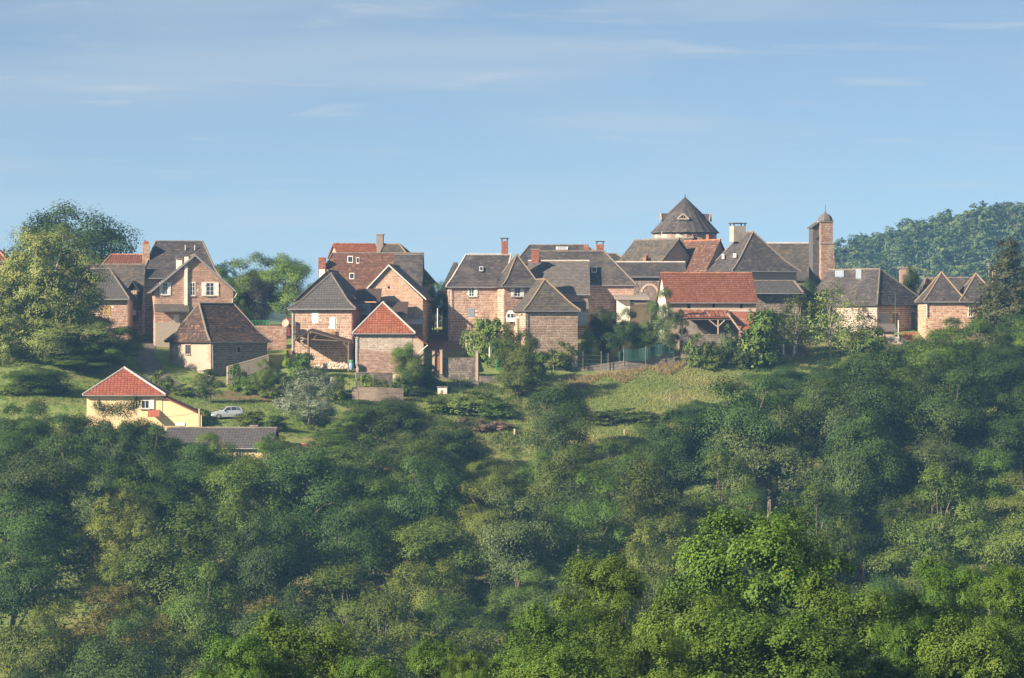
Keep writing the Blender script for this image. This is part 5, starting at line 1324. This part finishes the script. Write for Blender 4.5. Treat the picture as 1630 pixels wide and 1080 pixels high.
# ------------------------------------------------------------------ single trees and shrubs of the village
V = [
    ('bigoak', 112, 330, 525, 222, 'dark', 'oak_tree', 'huge dark green tree rising behind the houses at the far left'),
    ('walnut', 74, 366, 440, 196, 'walnut', 'walnut_tree', 'large yellowish walnut tree with pale branches in front of the dark tree'),
    ('walnut', -5, 440, 436, 130, 'walnut', 'walnut_tree', 'lower yellowish tree spreading at the frame edge beside the walnut tree'),
    ('beech', 104, 486, 436, 170, 'walnut', 'walnut_tree', 'low yellowish boughs in front of the walnut tree trunk'),
    ('beech', 176, 508, 438, 118, 'mid', 'broadleaf_tree', 'round green tree below the walnut, touching the shaded stone outbuilding'),
    ('oak', 398, 405, 500, 100, 'light', 'broadleaf_tree', 'fresh green tree behind the lane between tall house and block house'),
    ('oak', 458, 406, 498, 96, 'light', 'broadleaf_tree', 'fresh green tree just left of the brown roof chimney'),
    ('oak', 350, 424, 510, 60, 'mid', 'broadleaf_tree', 'small hazy tree at the right shoulder of the tall hip roof'),
    ('ash', 492, 452, 490, 44, 'mid', 'broadleaf_tree', 'slim tree squeezed behind the left edge of the grey pyramid roof'),
    ('oak', 414, 440, 466, 64, 'purple', 'copper_tree', 'very dark dense tree above the shaded boundary wall'),
    ('oak', 384, 478, 464, 34, 'mid', 'broadleaf_tree', 'small green tree at the right corner of the gabled house'),
    ('oak', 690, 448, 470, 46, 'mid', 'broadleaf_tree', 'compact tree filling the gap left of the central house'),
    ('bush', 765, 507, 449.5, 58, 'light', 'garden_shrub', 'bright creeper-like shrub on the yard wall under the central house'),
    ('bush', 795, 508, 448.5, 52, 'mid', 'garden_shrub', 'leafy green shrub right of the bright creeper shrub'),
    ('bush', 800, 540, 446, 60, 'mid', 'garden_shrub', 'low green shrub under the caravan'),
    ('oak', 645, 547, 434, 60, 'mid', 'young_tree', 'bushy young tree standing against the brick barn front'),
    ('bush', 672, 580, 437, 56, 'mid', 'garden_shrub', 'dark green shrub right of the bushy young tree'),
    ('bush', 640, 600, 432.5, 44, 'blue', 'garden_shrub', 'bluish shrub at the foot of the bushy young tree'),
    ('ash', 826, 526, 431, 84, 'olive', 'slender_tree', 'tall slender olive tree in front of the hip-roofed outbuilding'),
    ('bush', 855, 560, 440, 60, 'mid', 'garden_shrub', 'mixed shrub under the stone outbuilding wall beside the slender tree'),
    ('bush', 895, 545, 445.6, 50, 'olive', 'garden_shrub', 'olive shrub against the outbuilding wall above the retaining wall'),
    ('ash', 848, 596, 432, 84, 'mid', 'broadleaf_tree', 'green tree right of and below the slender olive tree'),
    ('oak', 888, 610, 405, 124, 'dark', 'oak_tree', 'dark oak standing alone at the left edge of the meadow'),
    ('ash', 936, 522, 450, 22, 'vivid', 'young_tree', 'very bright yellow-green narrow young tree beside the outbuilding'),
    ('oak', 960, 490, 451.5, 56, 'dark', 'broadleaf_tree', 'dark green tree below the block wall right of the bright young tree'),
    ('oak', 990, 492, 451, 62, 'dark', 'broadleaf_tree', 'dark green tree in front of the white annexe above the netting'),
    ('oak', 1025, 525, 452, 60, 'dark', 'broadleaf_tree', 'low dark tree behind the green netting'),
    ('beech', 1060, 461, 450.5, 70, 'blue', 'broadleaf_tree', 'rounded greyish green tree before the left gable of the red barn'),
    ('bush', 1110, 532, 448, 40, 'light', 'garden_shrub', 'light green shrub under the open rusty lean-to'),
    ('bush', 1135, 548, 447.5, 55, 'olive', 'garden_shrub', 'olive scrub below the timber posts of the lean-to'),
    ('bush', 1160, 518, 448.6, 34, 'blue', 'garden_shrub', 'bluish conical shrub beside the red stone corner of the rusty shed'),
    ('bush', 1212, 494, 448.5, 92, 'mid', 'ivy_shrub', 'thick green ivy covering the rusty side shed'),
    ('bush', 1190, 545, 447, 50, 'mid', 'garden_shrub', 'low shrub at the meadow top under the rusty side shed'),
    ('oak', 1285, 444, 474, 46, 'dark', 'broadleaf_tree', 'dark tree in the gap between church nave and great slate barn'),
    ('fruit', 1268, 462, 454, 66, 'olive', 'fruit_tree', 'pale branchy fruit tree right of the ivy-covered shed'),
    ('fruit', 1322, 450, 453, 92, 'walnut', 'fruit_tree', 'larger pale leaning fruit tree before the great slate barn'),
    ('fruit', 1372, 482, 453, 60, 'olive', 'fruit_tree', 'thin open fruit tree against the grey barn wall'),
    ('bush', 1385, 520, 452, 60, 'mid', 'garden_shrub', 'green shrub below the bright stone corner of the great barn'),
    ('cedar', 1607, 384, 455, 120, 'conifer', 'cedar_tree', 'ragged brownish conifer rising at the right frame edge'),
    ('cedar', 1580, 440, 458, 60, 'conifer', 'cedar_tree', 'smaller ragged conifer in front of the twin-roofed house'),
    ('oak', 1450, 427, 484, 34, 'dark', 'ivy_tree', 'ivy-grown little tree beside the overgrown chimney'),
    ('topiary', 333, 588, 419, 50, 'blue', 'topiary_tree', 'neat egg-shaped clipped tree on the lawn left of the silver car'),
    ('oak', 418, 572, 426, 38, 'mid', 'young_tree', 'small round tree on the earth bank below the old barn'),
    ('bush', 378, 580, 430, 30, 'mid', 'garden_shrub', 'shrub in front of the whitewashed ramp wall'),
    ('bush', 396, 600, 428, 40, 'mid', 'garden_shrub', 'low shrub at the left end of the earth bank'),
    ('bush', 482, 562, 438, 52, 'mid', 'garden_shrub', 'green shrub at the left post of the timber shelter'),
    ('bush', 456, 562, 444, 16, 'vivid', 'potted_shrub', 'small bright yellow-green shrub beside the red post'),
    ('bush', 320, 650, 404, 22, 'vivid', 'yellow_shrub', 'small yellowish shrub by the utility pole near the bungalow'),
    ('willow', 490, 588, 411, 112, 'willow', 'willow_tree', 'silvery grey-green willow left of the vegetable garden'),
    ('bush', 535, 600, 428, 40, 'light', 'garden_shrub', 'light green vegetable bed shrub beside the garden stakes'),
    ('bush', 585, 596, 434.6, 40, 'light', 'garden_shrub', 'low bright green growth on the terrace below the brick barn'),
    ('bush', 400, 655, 404, 60, 'olive', 'garden_shrub', 'olive scrub on the bank right of the silver car'),
    ('bush', 440, 662, 402, 50, 'mid', 'garden_shrub', 'green scrub between the car and the willow'),
    ('bush', 700, 632, 425, 80, 'light', 'hillside_shrub', 'light green hillside scrub below the tiny white hut'),
    ('bush', 755, 622, 425, 90, 'light', 'hillside_shrub', 'light green hillside scrub below the tall garden wall'),
    ('bush', 790, 640, 422, 70, 'mid', 'hillside_shrub', 'green hillside scrub at the foot of the slender olive tree'),
    ('beech', 128, 556, 434, 110, 'mid', 'broadleaf_tree', 'low green tree on the grass slope above the cream bungalow'),
    ('bush', 78, 596, 421, 70, 'mid', 'hillside_shrub', 'green shrub on the open grass left of the cream bungalow'),
    ('bush', 24, 612, 418, 70, 'light', 'hillside_shrub', 'light green shrub on the grass at the left frame edge'),
    ('bush', 258, 590, 426, 36, 'olive', 'garden_shrub', 'olive shrub on the lane side above the cream bungalow roof'),
    ('bush', 290, 612, 424, 44, 'mid', 'garden_shrub', 'green shrub on the lawn below the old barn'),
    ('bush', 738, 664, 417, 40, 'heather', 'dry_shrub', 'brownish dry scrub under the light green hillside scrub'),
    ('bush', 768, 668, 416, 44, 'heather', 'dry_shrub', 'brownish dry scrub left of the stout wooden post'),
    ('bush', 798, 670, 416, 38, 'heather', 'dry_shrub', 'brownish dry scrub just above the stout wooden post'),
    ('bush', 508, 586, 437, 34, 'mid', 'garden_shrub', 'low green shrub before the firewood stack'),
    ('bush', 512, 618, 430, 44, 'mid', 'garden_shrub', 'leafy shrub between the willow and the garden stakes'),
    ('bush', 553, 622, 429, 30, 'light', 'garden_shrub', 'light green bed plants at the left end of the stained retaining wall'),
    ('bush', 612, 606, 433, 40, 'olive', 'garden_shrub', 'olive growth over the upper terrace wall'),
    ('bush', 580, 640, 426.5, 46, 'mid', 'garden_shrub', 'green growth at the foot of the stained retaining wall'),
    ('bush', 662, 618, 433, 44, 'dark', 'garden_shrub', 'dark shrub at the right end of the stained retaining wall'),
    ('oak', 442, 588, 430, 36, 'dark', 'young_tree', 'small dark tree on the bank left of the timber shelter'),
    ('bush', 430, 612, 426, 46, 'olive', 'garden_shrub', 'olive scrub on the earth bank behind the silver car'),
    ('bush', 462, 600, 430, 40, 'mid', 'garden_shrub', 'green scrub between earth bank and willow'),
    ('bush', 1000, 650, 421, 90, 'mid', 'hillside_shrub', 'dark patch of scrub at the lower left of the meadow'),
    ('bush', 960, 655, 420, 70, 'olive', 'hillside_shrub', 'olive scrub on the lower meadow beside the dark oak'),
    ('bush', 1035, 668, 416, 50, 'light', 'hillside_shrub', 'yellow-green scrub above the pale post at the meadow foot'),
    ('ash', 560, 655, 404, 90, 'light', 'broadleaf_tree', 'light green tree under the concrete retaining wall right of the willow'),
    ('oak', 618, 634, 405, 140, 'dark', 'oak_tree', 'dark tree top just below the concrete retaining wall'),
    ('oak', 700, 668, 400, 140, 'dark', 'oak_tree', 'broad dark oak below the hillside scrub'),
    ('oak', 640, 690, 392, 110, 'blue', 'broadleaf_tree', 'bluish green tree with a pale trunk under the dark tree tops'),
    ('beech', 168, 640, 386, 92, 'dark', 'oak_tree', 'dark tree hiding the left part of the cream bungalow wall'),
    ('beech', 206, 634, 383, 96, 'dark', 'oak_tree', 'dark oak rising in front of the cream bungalow wall beside its window'),
    ('beech', 348, 702, 379, 80, 'mid', 'broadleaf_tree', 'green tree before the middle of the long grey tiled roof'),
    ('ash', 436, 690, 390, 52, 'mid', 'young_tree', 'slim tree at the right gable of the long grey tiled roof'),
    ('oak', 115, 660, 386, 120, 'dark', 'oak_tree', 'dark oak left of the cream bungalow'),
    ('beech', 330, 690, 384, 110, 'mid', 'broadleaf_tree', 'green tree covering the left half of the long grey tiled roof'),
    ('oak', 45, 640, 392, 120, 'dark', 'oak_tree', 'dark oak at the left frame edge below the walnut'),
    ('oak', 60, 585, 420, 120, 'mid', 'broadleaf_tree', 'green bush-like tree under the walnut at the left'),
    ('oak', 474, 704, 389, 84, 'dark', 'oak_tree', 'dark oak top just below the silvery willow'),
    ('ash', 528, 684, 398, 78, 'mid', 'broadleaf_tree', 'green tree between the willow and the light green tree'),
    ('oak', 425, 704, 382, 92, 'mid', 'broadleaf_tree', 'green tree before the right half of the long grey tiled roof'),
]
for k in V:
    cat = 'shrub' if k[6].endswith('shrub') else 'tree'
    tree(*k[:8], cat=cat, group='shrubs of the village gardens' if cat == 'shrub' else 'trees around the village', hmax=k[4] / KF * k[3] * (2.6 if cat == 'tree' else 1.5), sink=.0 if k[0] == 'fruit' else .14)
# red flowers by the hut
b = MB(); rgf = random.Random(9)
for _ in range(160):
    p = P(rgf.uniform(1436, 1456), rgf.uniform(530, 541), rgf.uniform(460, 461)); r_ = rgf.uniform(.08, .16)
    b.prism([p, p + Vector((r_, 0, .02)), p + Vector((r_ * .5, .02, r_))], (0, r_ * .4, 0))
b.build('flowers', M['flower_red'], kind='stuff')

# ------------------------------------------------------------------ the wood on the slope, tree by tree
EDGE = [(-200, 655), (0, 655), (90, 660), (150, 668), (215, 655), (262, 695), (330, 706), (420, 708), (500, 702), (540, 690), (600, 672), (680, 690), (760, 715), (800, 770), (830, 715), (900, 705), (950, 702), (1060, 695), (1085, 655), (1130, 625),
        (1200, 602), (1260, 575), (1330, 560), (1400, 552), (1450, 545), (1490, 515), (1540, 498), (1600, 505), (1700, 490), (1900, 480)]
EX = [e[0] for e in EDGE]; EY = [e[1] for e in EDGE]
ORD = ['first', 'second', 'third', 'fourth', 'fifth', 'sixth', 'seventh', 'eighth', 'ninth', 'tenth', 'eleventh', 'twelfth', 'thirteenth', 'fourteenth', 'fifteenth', 'sixteenth', 'seventeenth', 'eighteenth', 'nineteenth', 'twentieth',
       'twenty-first', 'twenty-second', 'twenty-third', 'twenty-fourth', 'twenty-fifth', 'twenty-sixth', 'twenty-seventh', 'twenty-eighth', 'twenty-ninth', 'thirtieth']
rw = random.Random(5)
rows = [303, 314, 325, 336, 347, 358, 369, 380, 390, 401, 413, 425, 437, 448]
look = dict(dark='dark green', mid='green', olive='olive', rusty='rusty olive', blue='bluish green', light='light green')
nw = 0
for ri, Y0 in enumerate(rows):
    x = -62 * Y0 / 400 - 4; n = 0
    while x < 62 * Y0 / 400 + 4:
        step = rw.uniform(6.4, 10) if Y0 < 395 else rw.uniform(6, 9.5)
        xx = x + rw.uniform(-1.2, 1.2); Y = Y0 + rw.uniform(-5, 5); x += step
        px = 815 + xx / Y * KF
        if not (-60 < px < 1690): continue
        g = ground(xx, Y); hh = rw.uniform(9.5, 16) if Y0 < 395 else rw.uniform(6.5, 12)
        wpx = rw.uniform(8, 12.5) / Y * KF if Y0 < 395 else rw.uniform(7, 11) / Y * KF
        pt = 540 - (g + hh) / Y * KF
        e = min(np.interp(px, EX, EY), np.interp(px - wpx * .3, EX, EY) + 12, np.interp(px + wpx * .3, EX, EY) + 12)
        e = max(e, np.interp(px, EX, EY) - 8)
        if pt < e: pt = e + rw.uniform(0, 10)
        h2 = (540 - pt) / KF * Y - g
        if h2 < 3.0 or pt > 1120: continue
        wpx *= min(1, .45 + .55 * h2 / hh)
        # colour by part of the slope
        if px < 520: ch = dict(olive=5, rusty=1.1, mid=3, dark=2 if pt > 800 else 4, blue=.4)
        elif px < 1080: ch = dict(olive=6, rusty=.2, mid=2.5, dark=1, blue=.7)
        else: ch = dict(olive=2, mid=4, dark=3, blue=.8, light=.6)
        if px < 210 and pt > 760: ch = dict(dark=5, mid=2, olive=2)
        if px < 700 and pt < 770: ch = dict(dark=4, mid=2.5, blue=1)
        if px > 1080 and pt < 700: ch = dict(dark=4, mid=3, blue=1)
        lf = rw.choices(list(ch), list(ch.values()))[0]
        kd = 'beech' if lf in ('rusty',) else rw.choice(('ash', 'beech', 'oak')) if lf in ('olive', 'mid', 'light') else 'oak'
        if n >= len(ORD): continue
        tree(kd, px, pt, Y, wpx, lf, 'woodland_tree', '%s tree, %s from the left in the %s row of the wooded slope' % (look[lf], ORD[n], ORD[ri]), 'trees of the wooded slope', hmax=15)
        n += 1; nw += 1
print('wood trees', nw)

# undergrowth that closes the floor of the wood
rng = np.random.default_rng(12)
ux = rng.uniform(-72, 72, 9000); uy = rng.uniform(292, 452, 9000); uz = ground_np(ux, uy)
upx = 815 + ux / uy * KF; upy = 540 - (uz + 1.3) / uy * KF
ok = (upy > np.interp(upx, EX, EY) + 14)
ux, uy, uz = ux[ok], uy[ok], uz[ok]
c = np.stack([ux, uy, uz + .5], 1)[:, None] + rng.normal(size=(len(ux), 16, 3)) * np.array([.8, .8, .55])
nr = rng.normal(size=c.shape) * .6 + np.array([0, -.2, .8])
tn = np.clip(.45 + rng.uniform(-.3, .3, (len(ux), 1)) + rng.normal(size=(len(ux), 16)) * .15, 0, 1)
me = mesh_np('undergrowth', leaf_quads(rng, c.reshape(-1, 3), nr.reshape(-1, 3), .42), 4, tn.reshape(-1), L['dark'])
o = bpy.data.objects.new('undergrowth', me); COL.objects.link(o); tag(o, kind='stuff')

# ------------------------------------------------------------------ meadow grass
def grass(name, n, x0, x1, y0, y1, test, hgt, mat, seed, wide=.10):
    rng = np.random.default_rng(seed)
    gx = rng.uniform(x0, x1, n); gy = rng.uniform(y0, y1, n); gz = ground_np(gx, gy)
    px = 815 + gx / gy * KF; py = 540 - gz / gy * KF
    ok = test(px, py, gx, gy); gx, gy, gz = gx[ok], gy[ok], gz[ok]; n = len(gx)
    patch = .5 + .28 * np.sin(gx * .35 + 1.3 * np.sin(gy * .21)) + .22 * np.sin(gy * .55 + gx * .13)
    B = 5
    bx = gx[:, None] + rng.normal(size=(n, B)) * .13; by = gy[:, None] + rng.normal(size=(n, B)) * .13
    h = (hgt * (.55 + .8 * patch) * rng.uniform(.6, 1.3, n))[:, None] * rng.uniform(.7, 1.2, (n, B))
    a = rng.uniform(0, 6.28, (n, B)); ln = rng.normal(size=(n, B, 2)) * .22
    v = np.empty((n, B, 3, 3)); z = gz[:, None]
    v[:, :, 0] = np.stack([bx - np.cos(a) * wide / 2, by - np.sin(a) * wide / 2, z + 0 * bx - .03], -1)
    v[:, :, 1] = np.stack([bx + np.cos(a) * wide / 2, by + np.sin(a) * wide / 2, z + 0 * bx - .03], -1)
    v[:, :, 2] = np.stack([bx + ln[..., 0] * h, by + ln[..., 1] * h, z + h], -1)
    t = np.clip(.12 + .55 * patch[:, None] + rng.normal(size=(n, B)) * .16, 0, 1)
    me = mesh_np(name, v.reshape(-1, 3), 3, t.reshape(-1), mat)
    o = bpy.data.objects.new(name, me); COL.objects.link(o); tag(o, kind='stuff')
below = lambda px, py: py < np.interp(px, EX, EY) + 14
grass('meadow_grass', 60000, -14, 46, 404, 458, lambda px, py, gx, gy: (px > 640) & (px < 1420) & (py > np.interp(px, [640, 850, 925, 1000, 1074, 1300, 1420], [632, 614, 604, 594, 582, 552, 545])) & below(px, py), .24, L['straw'], 31)
WX, WY = [852, 925, 1000, 1074, 1180, 1300], [608, 602, 591, 579, 562, 549]
grass('dry_grass', 26000, -2, 40, 438, 460, lambda px, py, gx, gy: (px > 855) & (px < 1290) & (py > np.interp(px, WX, WY)) & (py < np.interp(px, WX, WY) + 11 + 7 * np.sin(px * .09)), .5, L['hay'], 33, .07)
grass('garden_grass', 16000, -28, 3, 407, 441, lambda px, py, gx, gy: (px > 490) & (px < 830) & (np.sin(gx * .9 + 2 * np.sin(gy * .4)) > -.35), .36, L['mid'], 34, .09)
grass('lawn_grass', 9000, -68, -24, 396, 436, lambda px, py, gx, gy: (py < 700), .22, L['light'], 32, .08)

# ------------------------------------------------------------------ near trees at the bottom of the picture
FG = [
    (1212, 822, 151, 300, 'tall bright green tree rising highest near the bottom right'), (1335, 928, 146, 220, 'bright green tree leaning on the right side of the tallest near tree'),
    (1110, 950, 143, 220, 'bright green tree joined to the left side of the tallest near tree'), (958, 890, 158, 165, 'bright green tree with an open ragged top left of the tallest near tree'),
    (860, 968, 148, 190, 'bright green tree with a low broad top at the bottom centre'), (1030, 1010, 138, 170, 'low bright green crown between the ragged tree and the tallest tree'),
    (690, 1022, 150, 110, 'small pointed bright green crown left of the bottom centre'), (745, 1040, 146, 80, 'tiny pale green crown top beside the small pointed crown'),
    (470, 985, 152, 230, 'bright green crown at the bottom left with bare pale twigs'), (380, 1015, 148, 150, 'low bright green crown farthest left along the bottom edge'), (585, 1050, 146, 120, 'low crown top just above the bottom edge left of centre'),
    (1240, 980, 139, 300, 'full bright green crown filling the bottom below the tallest near tree'), (1446, 985, 142, 130, 'bright green crown with a bare pale branch near the bottom right corner'),
    (1505, 895, 156, 150, 'thin-topped bright green tree near the right bottom corner'), (1615, 905, 150, 150, 'bright green tree at the right bottom frame edge'), (1560, 985, 141, 220, 'dense bright green crown at the bottom right corner'),
    (900, 1030, 136, 230, 'dense low crown along the bottom edge at centre'),
]
for px, pt, Y, w_, lb_ in FG:
    tree('maple', px, pt, Y, w_ * 1.08, 'fg', 'maple_tree', lb_, 'near trees along the bottom', hmax=w_ / KF * Y * 2.2)

# ------------------------------------------------------------------ far hill wood behind the village on the right
rng = np.random.default_rng(40)
vv, tt = [], []
def farmesh(kind, n, xr, yr):
    for _ in range(n):
        x = rng.uniform(*xr); y = rng.uniform(*yr); z = ground(x, y)
        tm, cm, pz, pw = PROTO[kind][int(rng.integers(2))]
        co = np.empty(len(cm.vertices) * 3, np.float32); cm.vertices.foreach_get('co', co); co = co.reshape(-1, 3)
        a = rng.uniform(0, 6.28); s = rng.uniform(.6, 1.25); c_, s_ = math.cos(a), math.sin(a)
        q = np.stack([co[:, 0] * c_ - co[:, 1] * s_, co[:, 0] * s_ + co[:, 1] * c_, co[:, 2] * rng.uniform(.85, 1.15)], 1) * s + np.array([x, y, z])
        vv.append(q); tn = np.empty(len(cm.polygons), np.float32); cm.attributes['tone'].data.foreach_get('value', tn); tt.append(np.clip(tn + rng.uniform(-.35, .35), 0, 1))
farmesh('farleaf', 420, (100, 290), (1075, 1290)); farmesh('farpine', 110, (112, 290), (1110, 1300)); farmesh('farleaf', 170, (104, 290), (1195, 1260)); farmesh('farleaf', 22, (-118, -92), (1150, 1220))
me = mesh_np('far_woodland', np.concatenate(vv), 4, np.concatenate(tt), L['far'])
o = bpy.data.objects.new('far_woodland', me); COL.objects.link(o); tag(o, kind='stuff')
FP = [(1610, 322), (1590, 324), (1560, 322), (1572, 330), (1541, 336), (1490, 350), (1457, 352), (1473, 354), (1520, 352), (1420, 368), (1395, 371), (1365, 375), (1340, 380)]
for i, (px, pt) in enumerate(FP):
    x = (px - 815) / KF * 1215; zt = (540 - pt) / KF * 1215
    tree('farpine', px, pt, 1215 + (i % 3) * 12, 38, 'far', 'pine_tree', 'hazy pine on the far hill skyline, %s from the right frame edge' % ORD[sorted(FP, key=lambda f: -f[0]).index((px, pt))], 'pines on the far hill skyline', base=540 - (zt - 15) / 1215 * KF)

# ------------------------------------------------------------------ haze: one box of thin air round everything
b = MB(); b.box(-2600, -450, -58, 2600, 4100, 66)
hm = bpy.data.materials.new('haze_air'); hm.use_nodes = True; ht = hm.node_tree
ht.nodes.remove(ht.nodes['Principled BSDF'])
pv = ht.nodes.new('ShaderNodeVolumePrincipled'); pv.inputs['Color'].default_value = (.24, .52, 1.0, 1); pv.inputs['Density'].default_value = HAZE; pv.inputs['Anisotropy'].default_value = 0.0
ht.links.new(pv.outputs[0], ht.nodes['Material Output'].inputs['Volume'])
hz = b.build('haze', hm, kind='stuff')
